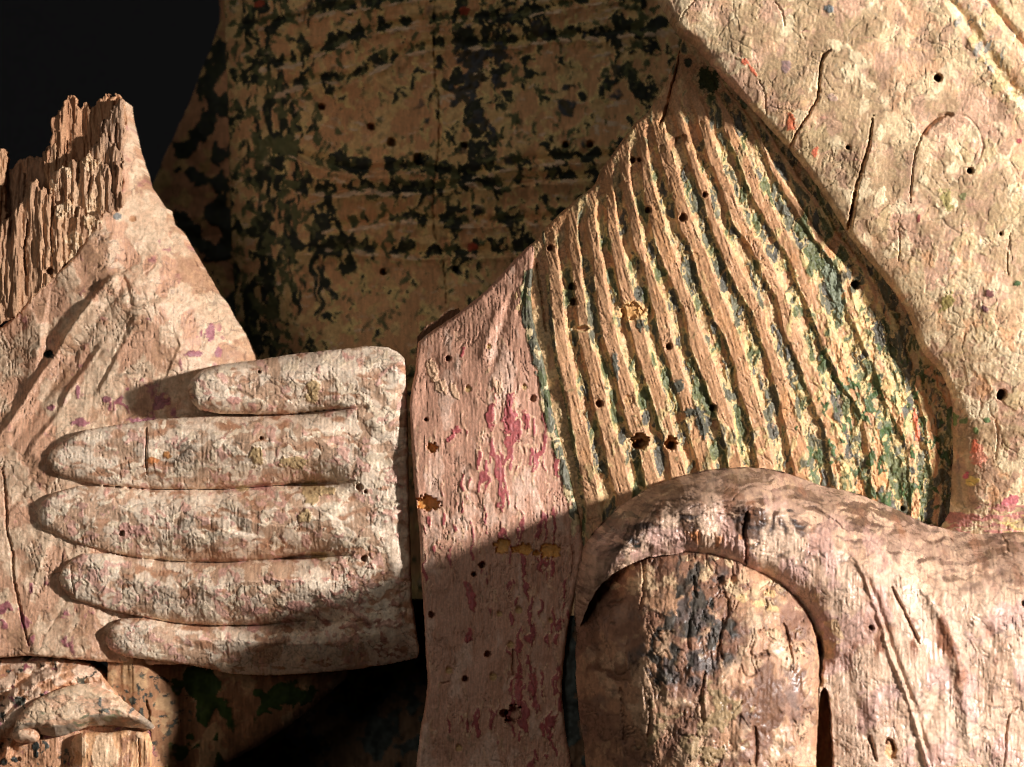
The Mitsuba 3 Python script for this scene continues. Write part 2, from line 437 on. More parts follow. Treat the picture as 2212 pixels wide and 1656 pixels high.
# ================================================================== torso, far behind
def torso():
    k = Skin(440, 1640, -90, 1000, cell=2.6, extra=(0, 0, 620, 300))
    X, Y = k.X, k.Y
    k.outline([(486, -700), (480, 0), (484, 100), (490, 250), (492, 400), (500, 560), (508, 760), (520, 1290), (1640, 1290), (1640, -700)], ragged=2.5, smooth=False)
    u = np.clip((X - 1060) / 590, -1, 1)
    k.D = -720 - 330 * (1 - np.sqrt(np.maximum(1 - u * u, 0)))
    k.D += 14 * np.sin((Y - 40) / 120.0)
    k.wood(rgb(188, 138, 94), rgb(202, 154, 106), 11, grain=0.5)
    folds = [[(500, 62), (600, 55), (687, 35), (833, 15), (943, -6), (1100, -20)],
             [(560, 150), (640, 140), (701, 117), (765, 90), (830, 70), (900, 60), (980, 55), (1108, 48), (1273, 11), (1420, -8)],
             [(600, 205), (687, 180), (753, 180), (833, 147), (907, 114), (1000, 108), (1098, 106), (1160, 96), (1237, 88), (1310, 84), (1430, 70)],
             [(620, 330), (700, 362), (800, 380), (892, 372), (944, 381), (1017, 385), (1090, 368), (1163, 356), (1273, 350), (1400, 340)],
             [(640, 415), (735, 422), (797, 414), (850, 420), (965, 414), (1010, 396), (1053, 410), (1130, 400), (1218, 392), (1300, 390)],
             [(700, 500), (808, 488), (870, 477), (1006, 488), (1127, 484), (1250, 480)],
             [(640, 552), (687, 545), (800, 548), (900, 556), (1000, 552), (1090, 552), (1200, 545)]]
    cover = 0.0; rim = np.zeros(X.shape)
    for q, f in enumerate(folds):
        k.lip(f, 34, 26, side=1, edge=5, seed=20 + q, wiggle=5, fade=0.06)
        k.groove([(x, y - 9) for x, y in f], 11, 16, seed=30 + q, fade=0.06)
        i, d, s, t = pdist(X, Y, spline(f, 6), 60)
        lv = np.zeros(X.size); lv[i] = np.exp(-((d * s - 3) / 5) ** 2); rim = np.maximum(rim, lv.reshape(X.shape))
        cv = np.zeros(X.size); cv[i] = np.exp(-((d * s + 14) / 20) ** 2) * 0.55 + np.exp(-((d * s + 12) / 8) ** 2) * 0.3
        cover = np.maximum(cover, cv.reshape(X.shape))
    vert = np.exp(-((X - 560) / 70) ** 2) * 0.35 + k.blob(1060, 180, 110, 130) * 0.5 + k.blob(1380, 110, 80, 120) * 1.0 + k.blob(700, 480, 70, 170) * 0.35 + k.blob(1030, 320, 90, 60) * 0.35
    k.layer(0.26 + 0.30 * cover + vert * 0.4, rgb(208, 176, 120), rgb(194, 156, 102), height=1.6, sx=26, sy=36, seed=100, edge=0.07)
    k.layer(0.035, rgb(206, 180, 148), height=1.5, sx=30, sy=10, seed=140)
    k.flakes(0.06 + 0.66 * cover + vert * 0.55 - 0.12 * k.blob(850, 300, 110, 80), INK, MOSS_D, rgb(204, 178, 116), seed=104, height=3.0, sx=22, sy=30, edge=0.03, spread=0.16, gain=0.56)
    strip = np.exp(-((X - 585) / 80) ** 2)
    k.layer(0.38 * strip, MOSS_D, INK, height=2.5, sx=12, sy=70, seed=118, edge=0.04)
    k.layer(0.06 + 0.25 * cover + 0.2 * strip, MOSS, rgb(96, 94, 60), height=1.2, sx=14, sy=18, seed=108, edge=0.05)
    k.layer(0.16 * k.blob(1100, 190, 160, 120) * 2, rgb(62, 66, 72), rgb(70, 62, 40), height=2.0, sx=32, sy=38, seed=112, edge=0.03)
    k.layer(0.34 * rim, rgb(214, 186, 152), rgb(200, 164, 128), height=1.5, sx=26, sy=14, seed=141)  # light catching the fold edges from above, painted as pale lines
    for (x, y) in ((1005, 30), (1020, 535), (560, 6)):
        k.patch(x, y, 12, 8, rgb(150, 66, 44), seed=x)
    k.crack([(943, -40), (940, 60), (942, 172), (950, 230), (949, 330), (938, 430), (943, 513), (958, 560), (966, 640), (966, 700)], w=1.5, depth=14)
    for (x, y, r) in ((698, 233, 6), (804, 277, 7), (848, 310, 9), (908, 347, 12), (1005, 318, 6), (1275, 315, 7), (1222, 316, 6), (830, 588, 6), (985, 582, 6), (700, 860, 6)):
        k.hole(x, y, r, 60)
    k.bumps(9, 1.0, 130); k.bumps(60, 6, 133)
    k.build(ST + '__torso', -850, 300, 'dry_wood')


def far_sleeve():
    k = Skin(250, 620, -90, 1000, cell=3.2, extra=(0, 0, 500, 250))
    k.outline([(620, -600), (480, -500), (472, -60), (471, 45), (455, 95), (424, 170), (400, 230), (373, 288), (346, 343), (322, 400), (300, 470), (280, 600), (270, 1250), (620, 1250)], smooth=False, ragged=2)
    k.D = -1080 + 60 * np.sin((k.X - 300) / 120)
    k.roll(120, 140)
    k.wood(rgb(158, 110, 76), rgb(172, 124, 88), 211, grain=0.8)
    k.layer(0.35, rgb(170, 136, 86), height=2, sx=30, sy=34, seed=221)
    k.layer(0.30 + 0.3 * k.blob(440, 340, 60, 120), INK, MOSS_D, height=3, sx=34, sy=40, seed=225)
    k.bumps(50, 14, 231)
    k.build(ST + '__far_sleeve', -1080, 300, 'dry_wood')


# ================================================================== broken drapery at the left
def broken_drape():
    k = Skin(L, 620, 180, 1470, extra=(200, 0, 0, 150))
    X, Y = k.X, k.Y
    right = [(252, 208), (262, 212), (264, 232), (272, 270), (283, 315), (294, 349), (303, 376), (307, 392), (325, 420), (343, 444), (352, 446), (359, 475), (383, 499), (400, 530), (420, 562), (436, 590), (452, 618), (478, 655), (498, 690), (520, 722), (541, 766), (560, 850), (590, 1000), (600, 1430), (330, 1436), (200, 1425), (60, 1414)]
    left = [(-280, 1440), (-280, 720), (-90, 750), (0, 705), (37, 672), (92, 610), (139, 573), (160, 552), (176, 528), (200, 494), (216, 462), (226, 444), (250, 440), (259, 435), (254, 412), (260, 390), (252, 366), (258, 344), (251, 322), (244, 308), (250, 292), (238, 284), (246, 262)]
    k.outline(right + left, smooth=False, ragged=2.0)
    ys_ = np.arange(0, 1800.0); re_ = gaussian_filter1d(np.interp(ys_, [p[1] for p in right[:-3]], [p[0] for p in right[:-3]]), 26, mode='nearest')
    dr = np.interp(Y, ys_, re_) - X         # distance from the right silhouette
    k.D = -108 + 36 * ss(330, 180, X) * ss(880, 1010, Y) - 150 * np.exp(-np.maximum(dr, 0) / 105.0) - 0.26 * np.maximum(dr - 170, 0) * ss(980, 760, Y)
    k.D -= 60 * ss(700, 220, Y)
    k.roll(7, 12)
    k.wood(rgb(180, 132, 102), rgb(192, 148, 118), 311, grain=0.4)
    k.layer(0.52 + 0.25 * k.blob(380, 560, 120, 110) + 0.25 * k.blob(400, 740, 110, 90), rgb(200, 170, 140), rgb(188, 152, 122), height=1.6, sx=44, sy=60, seed=321, edge=0.12)
    k.layer(0.20, rgb(160, 118, 90), rgb(172, 130, 98), height=-1.0, sx=50, sy=50, seed=331, edge=0.12)
    # folds
    k.lip([(176, 553), (139, 571), (92, 608), (37, 670), (0, 703), (-60, 745)], 11.1375, 44.2, side=-1, edge=8)
    k.lip([(290, 560), (279, 582), (238, 600), (198, 641), (147, 707), (117, 758), (73, 817), (37, 879), (0, 934), (-60, 1010)], 14.4787, 51, side=-1, edge=8)
    k.ridge([(282, 584), (240, 604), (201, 646), (150, 712), (120, 763), (76, 822), (40, 884), (3, 939)], 9, 6, fade=0.1)
    k.ridge([(222, 740), (180, 806), (151, 846), (125, 901), (85, 949)], 7, 5)
    k.groove([(300, 590), (262, 622), (215, 680), (172, 745), (128, 812), (88, 872), (40, 950), (0, 1010)], 10, 4.8)
    k.lip([(380, 640), (350, 646), (315, 657), (282, 674), (271, 703), (257, 736), (235, 787), (215, 830), (196, 866)], 8.91, 51, side=-1, edge=8)
    k.groove([(296, 668), (280, 690), (268, 722), (250, 760), (228, 806), (205, 850)], 5, 6)
    k.lip([(236, 715), (220, 736), (176, 802), (147, 842), (121, 897), (81, 945), (50, 1000)], 10.0237, 37.4, side=-1, edge=8)
    k.groove([(225, 745), (185, 800), (155, 850), (118, 912), (92, 950)], 6, 5.4)
    k.groove([(262, 590), (275, 620), (284, 668)], 4, 4.8)
    k.ridge([(330, 560), (370, 600), (420, 650), (470, 720)], 16, 3)
    k.groove([(240, 510), (300, 540), (330, 570), (300, 600)], 3, 2.4); k.groove([(300, 520), (340, 560), (395, 590)], 3, 2.4)
    k.lip([(150, 1075), (120, 1150), (90, 1230), (60, 1330)], 5, 12)
    k.groove([(176, 900), (100, 1000), (40, 1080), (0, 1130)], 5, 3); k.groove([(150, 1290), (120, 1340), (100, 1370)], 3, 2.4)
    k.crack([(5, 1000), (14, 1050), (20, 1143), (31, 1194), (34, 1245), (51, 1330), (70, 1409)], w=2.0, depth=16)
    k.crack([(410, 545), (414, 562), (422, 572)], w=2, depth=10)
    k.layer(0.01 + 0.10 * k.blob(430, 740, 90, 40) + 0.07 * k.blob(300, 880, 130, 60) + 0.10 * k.blob(60, 1330, 100, 90), PLUM, rgb(164, 100, 98), height=1.6, sx=20, sy=26, seed=341)
    for (x, y, a, b) in ((452, 720, 10, 18), (418, 764, 20, 7), (470, 760, 8, 10), (230, 862, 9, 7), (345, 870, 14, 16), (175, 912, 18, 8), (110, 880, 7, 6), (300, 908, 24, 6), (168, 845, 5, 14)):
        k.patch(x, y, a, b, rgb(150, 94, 98), seed=int(x))
    k.patch(104, 765, 12, 8, INK, seed=7, height=-3)
    k.hole(104, 762, 6, 14, seed=4, dark=INK)
    k.patch(251, 465, 9, 7, rgb(120, 116, 110), seed=3)
    k.hole(282, 470, 7, 4, jag=0.2, dark=rgb(170, 122, 84))
    k.craquelure(30, 2.0, seed=351, amount=0.3, w=1.0); k.facets(75, 0.13, 353, aniso=1.4)
    k.fibres(8, 60, 2.6, 359, amount=0.35)
    k.bumps(7, 0.8, 361); k.bumps(28, 2.6, 365); k.bumps(90, 7, 369)
    k.build(ST + '__broken_drape', -130, 260)


def splinters():
    cv = lambda P: [(u * 0.2262, 174.8 + v * 0.2262) for u, v in P]
    sets = [
        # polygon, depth, tilt x, tilt y, dark colour, light colour, fibre amp
        ([(-140, 660), (10, 668), (50, 720), (62, 780), (40, 880), (40, 1600), (-140, 1600)], -250, 0, 0, rgb(150, 98, 62), rgb(196, 146, 100), 7),
        ([(-60, 860), (120, 870), (150, 830), (190, 740), (240, 722), (300, 716), (350, 706), (420, 722), (470, 640), (560, 640), (700, 760), (700, 1500), (-60, 1500)], -300, 0.2, 0, rgb(96, 64, 44), rgb(160, 110, 74), 16),
        ([(430, 700), (445, 620), (470, 540), (500, 400), (560, 300), (600, 200), (640, 165), (690, 135), (740, 138), (756, 180), (742, 262), (770, 262), (790, 200), (815, 182), (860, 205), (868, 245), (900, 232), (940, 170), (1000, 122), (1060, 108), (1130, 122), (1158, 160), (1190, 330), (1220, 700), (1220, 1250), (430, 1250)], -262, -0.35, 0, rgb(150, 94, 56), rgb(190, 132, 84), 9),
        ([(470, 640), (505, 560), (515, 440), (545, 430), (572, 470), (576, 560), (560, 640), (600, 650), (600, 1300), (430, 1300), (420, 700)], -236, 0, 0, rgb(112, 72, 48), rgb(206, 156, 106), 8),
        ([(930, 400), (960, 340), (1000, 310), (1040, 260), (1100, 235), (1140, 180), (1160, 190), (1176, 300), (1170, 620), (1100, 700), (940, 700)], -222, 0.25, 0, rgb(128, 94, 70), rgb(168, 126, 94), 6),
        ([(850, 700), (900, 560), (930, 525), (980, 508), (1020, 530), (1050, 565), (1080, 590), (1112, 545), (1134, 610), (1150, 800), (1165, 1180), (1130, 1400), (850, 1400)], -205, 0, 0.05, rgb(96, 66, 48), rgb(184, 138, 98), 11),
        ([(480, 920), (500, 870), (560, 820), (600, 812), (640, 828), (660, 760), (700, 712), (735, 790), (752, 868), (770, 760), (800, 700), (850, 655), (900, 715), (950, 735), (985, 800), (1020, 815), (1062, 890), (1062, 1330), (940, 1500), (700, 1560), (480, 1400), (470, 1100)], -186, 0, 0.04, rgb(150, 104, 72), rgb(206, 166, 126), 13),
        ([(1000, 800), (1030, 830), (1064, 900), (1066, 1160), (1090, 900), (1110, 780), (1150, 900), (1160, 1180), (1000, 1300), (960, 1200)], -178, 0, 0, rgb(104, 72, 52), rgb(180, 130, 92), 9),
        ([(-160, 1420), (0, 1400), (60, 1335), (130, 1255), (170, 1200), (210, 1140), (240, 1050), (280, 980), (340, 935), (370, 975), (440, 1010), (450, 1060), (515, 1100), (540, 1180), (640, 1130), (700, 1200), (725, 1290), (760, 1200), (800, 1260), (880, 1300), (960, 1240), (1000, 1330), (900, 1450), (830, 1560), (700, 1700), (620, 1760), (400, 2000), (160, 2250), (-160, 2400)], -148, -0.05, 0, rgb(146, 100, 68), rgb(186, 138, 96), 9)]
    for q, (P, d, tx, ty, ca, cb, amp) in enumerate(sets):
        P = np.array(cv(P)); x0, y0 = P.min(0) - 4; x1, y1 = P.max(0) + 4
        k = Skin(max(x0, -100), x1, y0, min(y1, 760), cell=1.8)
        X, Y = k.X, k.Y
        # ragged, fibrous top edge
        k.outline(list(P), smooth=False, ragged=0)
        fib = fba(X / 4.2, Y / 60, 400 + q, 3, 0.6)
        cw = 9.0
        colx = np.floor((X + 5 * (fb(X / 40, Y / 50, 420 + q, 2) - 0.5) * 2) / cw).astype(int)
        rcol = np.random.default_rng(425 + q).random(4000)
        rc = rcol[colx % 4000] * 0.6 + rcol[(colx // 3) % 4000] * 0.4
        topd = np.interp(X, *map(list, zip(*sorted([(a_, b_) for a_, b_ in P], key=lambda z_: z_[0]))))
        k.sdf = k.sdf + 11 * (rc - 0.35) * ss(60, 10, Y - P[:, 1].min() - 0.0 * topd) + 4 * (rc - 0.5) + 20 * (fb(X / 26, Y / 26, 428 + q, 3) - 0.5)
        k.D += 9 * (rc - 0.5) * 2
        k.sdf = k.sdf + 6 * (fib - 0.5) + 5 * (fb(X / 13, Y / 16, 430 + q, 3) - 0.5)
        k.D += d + tx * (X - P[:, 0].mean()) + ty * (Y - P[:, 1].mean())
        top = ss(-70, -3, k.sdf)
        k.D += -8 * top + amp * 2.2 * (fba(X / 17, Y / 90, 440 + q, 3) - 0.5)
        k.roll(6, 9)
        pale = 0.88 + 0.12 * (q in (5, 6, 7))
        g_ = rgb(168, 140, 116)
        k.wood(ca * 0.75 + g_ * 0.25 * pale, cb * 0.6 + g_ * 0.4, 460 + 3 * q, grain=2.2, gx=4.5, gy=60, contrast=0.6)
        if q in (6, 8):
            k.layer(0.42 * ss(350, 410, X * 0.2 + Y) if q == 6 else 0.55 * ss(95, 170, X), rgb(206, 176, 142), rgb(184, 146, 108), height=3.5, sx=20, sy=34, seed=480 + q, rough=4)
            k.bumps(12, 7, 484 + q, mask=0.4 + 0.6 * ss(80, 150, X))
        if q == 8:
            k.crack([(60, 470), (58, 500), (52, 540), (56, 600)], w=2.4, depth=18); k.crack([(122, 440), (110, 480), (112, 560)], w=2, depth=14)
            k.hole(107, 585, 7, 40)
        for z in range(4):
            rr = np.random.default_rng(500 + 10 * q + z)
            xx = rr.uniform(P[:, 0].min(), P[:, 0].max()); yy = rr.uniform(P[:, 1].min(), P[:, 1].max())
            k.crack([(xx, yy), (xx + rr.uniform(-3, 3), yy + 30), (xx + rr.uniform(-5, 5), yy + 75)], w=2.0, depth=16, seed=q)
        k.bumps(5, 1.4, 470 + q, sy=14)
        nm = ST + '__broken_drape__splinter' + ('' if q == 0 else '_%03d' % q)
        k.build(nm, d, 90, 'dry_wood')


# ================================================================== lower robe in the shade, and the scroll at the lower left
def lower_robe():
    k = Skin(240, 960, 1380, BT, cell=2.4, extra=(0, 0, 0, 120))
    X, Y = k.X, k.Y
    k.outline([(180, 1370), (740, 1370), (735, 1480), (670, 1540), (570, 1610), (480, 1660), (430, 1880), (180, 1880)], ragged=3, smooth=False)
    k.D = -112 - 190 * ss(300, 420, X) - 0.55 * np.maximum(X - 380, 0) + 0 * Y
    k.roll(60, 90)
    k.wood(rgb(150, 106, 74), rgb(132, 90, 60), 611)
    k.layer(0.2, rgb(164, 128, 92), height=2, sx=36, sy=40, seed=615, edge=0.08)
    k.layer(0.95 * k.blob(432, 1560, 40, 120) + 0.8 * k.blob(405, 1475, 32, 28) + 0.6 * k.blob(600, 1520, 60, 40), rgb(40, 56, 22), rgb(56, 72, 26), height=3, sx=34, sy=40, seed=621)
    k.layer(0.25 * k.blob(330, 1530, 60, 80), SLATE, INK, height=2, sx=12, sy=12, seed=625)
    k.crack([(320, 1500), (326, 1540), (328, 1600), (325, 1660)], w=2.4, depth=20)
    k.bumps(10, 1.3, 631); k.bumps(70, 14, 635)
    k.build(ST + '__lower_robe', -240, 300, 'dry_wood')
    # deep inner robe, nearly lost in the dark
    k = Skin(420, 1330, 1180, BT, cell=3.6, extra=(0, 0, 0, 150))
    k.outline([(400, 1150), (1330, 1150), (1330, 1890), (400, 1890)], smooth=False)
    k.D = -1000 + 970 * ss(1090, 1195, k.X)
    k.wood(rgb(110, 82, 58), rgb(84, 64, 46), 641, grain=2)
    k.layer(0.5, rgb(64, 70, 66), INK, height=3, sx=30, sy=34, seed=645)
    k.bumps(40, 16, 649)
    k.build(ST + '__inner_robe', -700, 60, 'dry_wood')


def scroll():
    k = Skin(L, 350, 1380, BT, extra=(160, 0, 0, 120))
    X, Y = k.X, k.Y
    k.outline([(-240, 1452), (-90, 1425), (0, 1412), (60, 1408), (120, 1412), (180, 1432), (225, 1462), (262, 1496), (292, 1530), (318, 1560), (330, 1600), (332, 1860), (-240, 1860)], ragged=2)
    k.D = -62 - 70 * np.power(ss(1500, 1405, Y), 1.3) - 0.34 * np.maximum(X - 120, 0)
    k.roll(26, 60)
    k.wood(rgb(176, 126, 92), rgb(190, 140, 104), 661)
    k.layer(0.70 * ss(1590, 1520, Y), rgb(212, 178, 150), rgb(198, 160, 132), height=2, sx=30, sy=20, seed=665)
    # the rolled hem that curls round the petal
    k.ridge([(-90, 1800), (-60, 1690), (-20, 1600), (30, 1532), (90, 1480), (150, 1450), (215, 1446), (270, 1470)], 34, 44, wiggle=4, fade=0.1)
    k.groove([(-60, 1720), (0, 1620), (50, 1552), (110, 1502), (170, 1478), (225, 1480)], 8, 20, wiggle=4, fade=0.1)
    k.ridge([(0, 1660), (26, 1600), (56, 1552), (104, 1512), (160, 1492), (210, 1496)], 15, 24, wiggle=4, fade=0.1)
    k.groove([(20, 1650), (42, 1590), (74, 1548), (120, 1518), (180, 1506)], 6, 16, wiggle=3)
    for q, off in enumerate((-14, 8)):
        k.groove([(-20 + off, 1560 + off), (40 + off, 1500 + off), (100 + off, 1462 + off), (160, 1440 + off)], 4, 8, wiggle=4, seed=650 + q)
    k.layer(0.08, SLATE, INK, height=1.5, sx=14, sy=14, seed=685)
    for (x, y, a, b) in ((78, 1612, 8, 11), (80, 1628, 6, 8), (8, 1646, 8, 7), (32, 1640, 6, 6)):
        k.patch(x, y, a, b, INK, seed=int(x + y))
    k.hole(40, 1640, 4, 12)
    k.layer(0.05, PLUM, height=1.2, sx=18, sy=18, seed=689)
    k.crack([(40, 1568), (70, 1560), (86, 1556)], w=2.2, depth=16)
    k.craquelure(22, 1.8, seed=691, amount=0.5)
    k.bumps(8, 1.1, 695); k.bumps(40, 5, 699)
    k.build(ST + '__carved_scroll', -60, 240)
    p = Skin(10, 345, 1465, 1610)
    p.outline([(26, 1602), (34, 1560), (60, 1524), (108, 1496), (170, 1480), (218, 1490), (264, 1520), (300, 1548), (328, 1578), (290, 1576), (240, 1570), (190, 1572), (160, 1582), (118, 1594), (80, 1588), (52, 1592)], ragged=1.5)
    pl = np.interp(p.X, [26, 52, 80, 118, 160, 190, 240, 290, 328], [1602, 1592, 1588, 1594, 1582, 1572, 1570, 1576, 1578]) - p.Y      # height over the lower edge
    p.D = 14 - 0.16 * np.maximum(p.X - 130, 0) - 46 * np.power(ss(34, 2, pl), 1.4) - 0.25 * np.maximum(pl - 40, 0); p.roll(16, 18)
    p.wood(rgb(190, 144, 112), rgb(202, 160, 128), 721, gx=20, gy=5, grain=0.5)
    p.layer(0.6, rgb(214, 182, 150), rgb(200, 166, 132), height=1.8, sx=26, sy=18, seed=723, edge=0.06)
    p.layer(0.9 * ss(40, 14, pl), rgb(150, 132, 114), rgb(168, 144, 120), height=0.6, sx=40, sy=8, seed=725, edge=0.2)
    p.layer(0.42 * p.blob(180, 1548, 60, 16), rgb(124, 124, 92), rgb(140, 130, 100), height=0.8, sx=20, sy=9, seed=727, edge=0.08)
    p.layer(0.30 * p.blob(250, 1524, 40, 18), SLATE, rgb(110, 104, 96), height=1.2, sx=12, sy=12, seed=729)
    p.craquelure(18, 3.0, seed=731, amount=0.6); p.bumps(9, 1.6, 733); p.bumps(34, 5, 735)
    p.build(ST + '__carved_scroll__petal', 0, 90)
    # the little knob and the squared block under the curl
    k = Skin(10, 100, 1540, 1640)
    k.outline([(24, 1588), (30, 1572), (50, 1566), (74, 1568), (84, 1580), (82, 1598), (66, 1606), (40, 1606), (28, 1600)], ragged=1.5)
    k.D[:] = 6; k.roll(24, 44)
    k.wood(rgb(176, 124, 92), rgb(196, 150, 118), 701, gx=20, gy=4); k.layer(0.4, rgb(206, 170, 140), height=1.5, sx=14, sy=14, seed=703); k.bumps(8, 2, 705)
    k.build(ST + '__carved_scroll__knob', 0, 90)
    k = Skin(120, 340, 1560, BT, extra=(0, 0, 0, 110))
    k.outline([(146, 1850), (149, 1700), (147, 1620), (152, 1598), (162, 1588), (178, 1582), (230, 1584), (270, 1578), (300, 1581), (318, 1588), (325, 1610), (324, 1850)], smooth=False, ragged=1)
    k.D = -36 - 34 * ss(182, 150, k.X); k.roll(9, 16)
    k.wood(rgb(200, 146, 100), rgb(214, 164, 120), 711); k.layer(0.4, rgb(218, 178, 140), height=1.2, sx=26, sy=40, seed=713); k.layer(0.12, rgb(166, 116, 84), height=-1, sx=16, sy=40, seed=717); k.bumps(7, 0.8, 715); k.bumps(40, 6, 716); k.facets(36, 0.25, 719, aniso=1.6)
    k.crack([(300, 1590), (302, 1630), (300, 1700)], w=1.6, depth=8)
    k.build(ST + '__carved_scroll__block', -60, 120)


# ================================================================== the hand
def hand():
    k = Skin(60, 930, 720, 1480)
    X, Y = k.X, k.Y
    dig = [  # top edge, bottom edge, tip x, crest depth
        ('thumb', [(404, 832), (414, 816), (433, 799), (473, 787), (550, 778), (624, 766), (697, 758), (811, 747), (900, 742)],
         [(404, 846), (412, 868), (428, 886), (470, 894), (550, 896), (624, 894), (697, 886), (811, 876), (900, 868)], 404, -22),
        ('finger', [(101, 985), (108, 968), (139, 949), (183, 928), (257, 916), (330, 906), (440, 898), (550, 896), (624, 894), (697, 886), (811, 876), (900, 868)],
         [(101, 996), (108, 1014), (125, 1028), (165, 1040), (220, 1049), (330, 1058), (480, 1058), (600, 1050), (720, 1044), (900, 1036)], 101, -10),
        ('finger_001', [(80, 1104), (88, 1085), (108, 1066), (165, 1050), (220, 1050), (330, 1058), (480, 1058), (600, 1050), (720, 1044), (900, 1036)],
         [(80, 1122), (88, 1144), (119, 1157), (153, 1171), (204, 1185), (279, 1204), (375, 1214), (476, 1217), (578, 1211), (691, 1202), (900, 1194)], 80, -10),
        ('finger_002', [(126, 1246), (134, 1226), (153, 1208), (177, 1195), (238, 1196), (279, 1204), (375, 1214), (476, 1217), (578, 1211), (691, 1202), (900, 1194)],
         [(126, 1256), (131, 1272), (150, 1294), (204, 1310), (255, 1327), (306, 1334), (375, 1348), (442, 1354), (544, 1354), (647, 1346), (900, 1338)], 126, -14),
        ('finger_003', [(226, 1376), (236, 1354), (258, 1337), (306, 1334), (375, 1348), (442, 1354), (544, 1354), (647, 1346), (900, 1338)],
         [(226, 1390), (233, 1404), (265, 1420), (340, 1430), (408, 1440), (493, 1460), (578, 1466), (681, 1459), (748, 1453), (830, 1441), (900, 1426)], 226, -66)]
    polys = []
    for (_, t, b, tx, _) in dig:
        tt, bb = [p for p in t if p[0] <= 790], [p for p in b if p[0] <= 790]
        polys.append(Polygon(tt + [(790, np.interp(790, *zip(*t))), (790, np.interp(790, *zip(*b)))] + bb[::-1]).buffer(1.5))
    polys.append(Polygon([(640, 766), (811, 747), (836, 749), (858, 760), (874, 774), (879, 900), (882, 1100), (888, 1300), (904, 1412), (900, 1426), (830, 1441), (748, 1453), (640, 1458)]))
    poly = shapely.unary_union(polys).buffer(2).buffer(-2)
    k.outline(poly, ragged=1.6)
    D = np.full(X.shape, -190.0); part = np.zeros(X.shape, int)
    w = ss(640, 790, X)
    for n, (nm, t, b, tx, crest) in enumerate(dig):
        tv = np.interp(X, *zip(*t)); bv = np.interp(X, *zip(*b))
        mid, half = (tv + bv) / 2, np.maximum((bv - tv) / 2, 2)
        q = np.clip((Y - mid) / half, -1, 1)
        q0 = -0.30 + 0.12 * np.sin(X / 70.0 + n)                                # the crest lies above the middle
        qs = np.where(q < q0, (q - q0) / (1 + q0), (q - q0) / (1 - q0))
        prof = 0.72 * np.power(np.maximum(1 - np.abs(qs) ** 2.0, 0), 0.55) + 0.28 * (1 - np.abs(qs)) ** 1.1
        nt = ss(tx + 190, tx + 30, X)                                         # blunt, squared ends
        prof = prof * (1 - nt) + nt * np.power(np.maximum(1 - np.abs(qs) ** 3.6, 0), 0.55)
        thumb = nm == 'thumb'
        back = ss(150, 640, X)
        low = -104.0 if thumb else -70 - 76 * back                            # depth at the finger's edges
        top_ = (-26.0 if thumb else -50 + (crest + 50) * back) + 3 * np.sin((X - tx) / 52.0)
        run = 22.0 if thumb else 36.0
        tip = np.clip((X - tx) / run, 0, 1)
        tipp = np.sqrt(np.maximum(1 - (1 - tip) ** 2, 0))
        d = low + (top_ - low) * (0.12 + 0.88 * tipp) * prof
        inside = (Y >= tv - 0.01) & (Y <= bv + 0.01) & (X >= tx - 2)
        D = np.where(inside, np.maximum(D, d), D)
        part = np.where((Y >= tv) & (Y <= bv) & (X < 720), n + 1, part)
    part = np.where(X >= 720, 0, part)
    # the thumb side is squared, the outer side of the hand turns under
    palm = -34 - 120 * np.power(np.clip((np.abs(Y - 1090) - 235) / 130, 0, 1), 2.2) * (Y > 1090) - 60 * ss(800, 745, Y)
    palm = palm - 22 * ss(850, 895, X)
    D = np.where(w > 0, D * (1 - w) + np.maximum(palm, D * 0 - 175) * w, D)
    k.D = D
    k.D -= 60 * np.power(ss(1350, 1470, Y), 1.5) * ss(350, 640, X)
    k.roll(7, 8)
    part = np.where((part == 0) & (X < 700), np.where(Y < 895, 1, np.where(Y < 1052, 2, np.where(Y < 1208, 3, np.where(Y < 1350, 4, 5)))), part)
    k.wood(rgb(186, 152, 124), rgb(170, 132, 104), 811, grain=0.5)
    # chisel facets along the digits
    k.bumps(60, 5, 815, octaves=2, sy=34); k.facets(44, 0.13, 816, aniso=0.55)
    k.layer(0.56 + 0.25 * ss(560, 700, X) - 0.35 * k.blob(780, 1100, 60, 100), rgb(212, 190, 166), rgb(202, 174, 148), height=1.3, sx=34, sy=36, seed=821, edge=0.09)
    k.layer(0.12, rgb(196, 152, 134), rgb(190, 144, 124), height=1.3, sx=22, sy=24, seed=831, edge=0.03)
    k.layer(0.03 + 0.12 * k.blob(620, 1300, 160, 60), rgb(192, 142, 124), height=1.5, sx=24, sy=20, seed=833)
    k.layer(0.12, rgb(168, 122, 92), rgb(160, 114, 84), height=-1.0, sx=40, sy=16, seed=835, edge=0.12)
    k.layer(0.14, rgb(214, 192, 166), rgb(206, 180, 150), height=1.6, sx=24, sy=18, seed=837)
    k.layer(0.28 * k.blob(800, 1330, 150, 120), rgb(150, 98, 80), rgb(190, 150, 130), height=3, sx=16, sy=14, seed=839)
    for (x, y, a, b) in ((555, 985, 14, 22), (636, 998, 28, 12), (672, 1062, 20, 26), (660, 1115, 12, 14), (675, 845, 14, 24), (520, 1055, 16, 6), (690, 1200, 20, 9), (700, 1060, 24, 10)):
        k.patch(x, y, a, b, rgb(176, 146, 104), seed=int(x * 3 + y), height=3.0)
    for (x, y, a, b) in ((505, 865, 14, 9), (560, 1055, 22, 5), (300, 1145, 22, 12), (270, 1140, 14, 14), (545, 1360, 16, 9), (640, 1310, 22, 12), (560, 1320, 18, 8)):
        k.patch(x, y, a, b, rgb(188, 138, 122), seed=int(x * 2 + y), height=1.6)
    k.patch(330, 995, 12, 7, rgb(186, 116, 64), seed=2); k.patch(361, 982, 10, 8, rgb(176, 116, 62), seed=5)
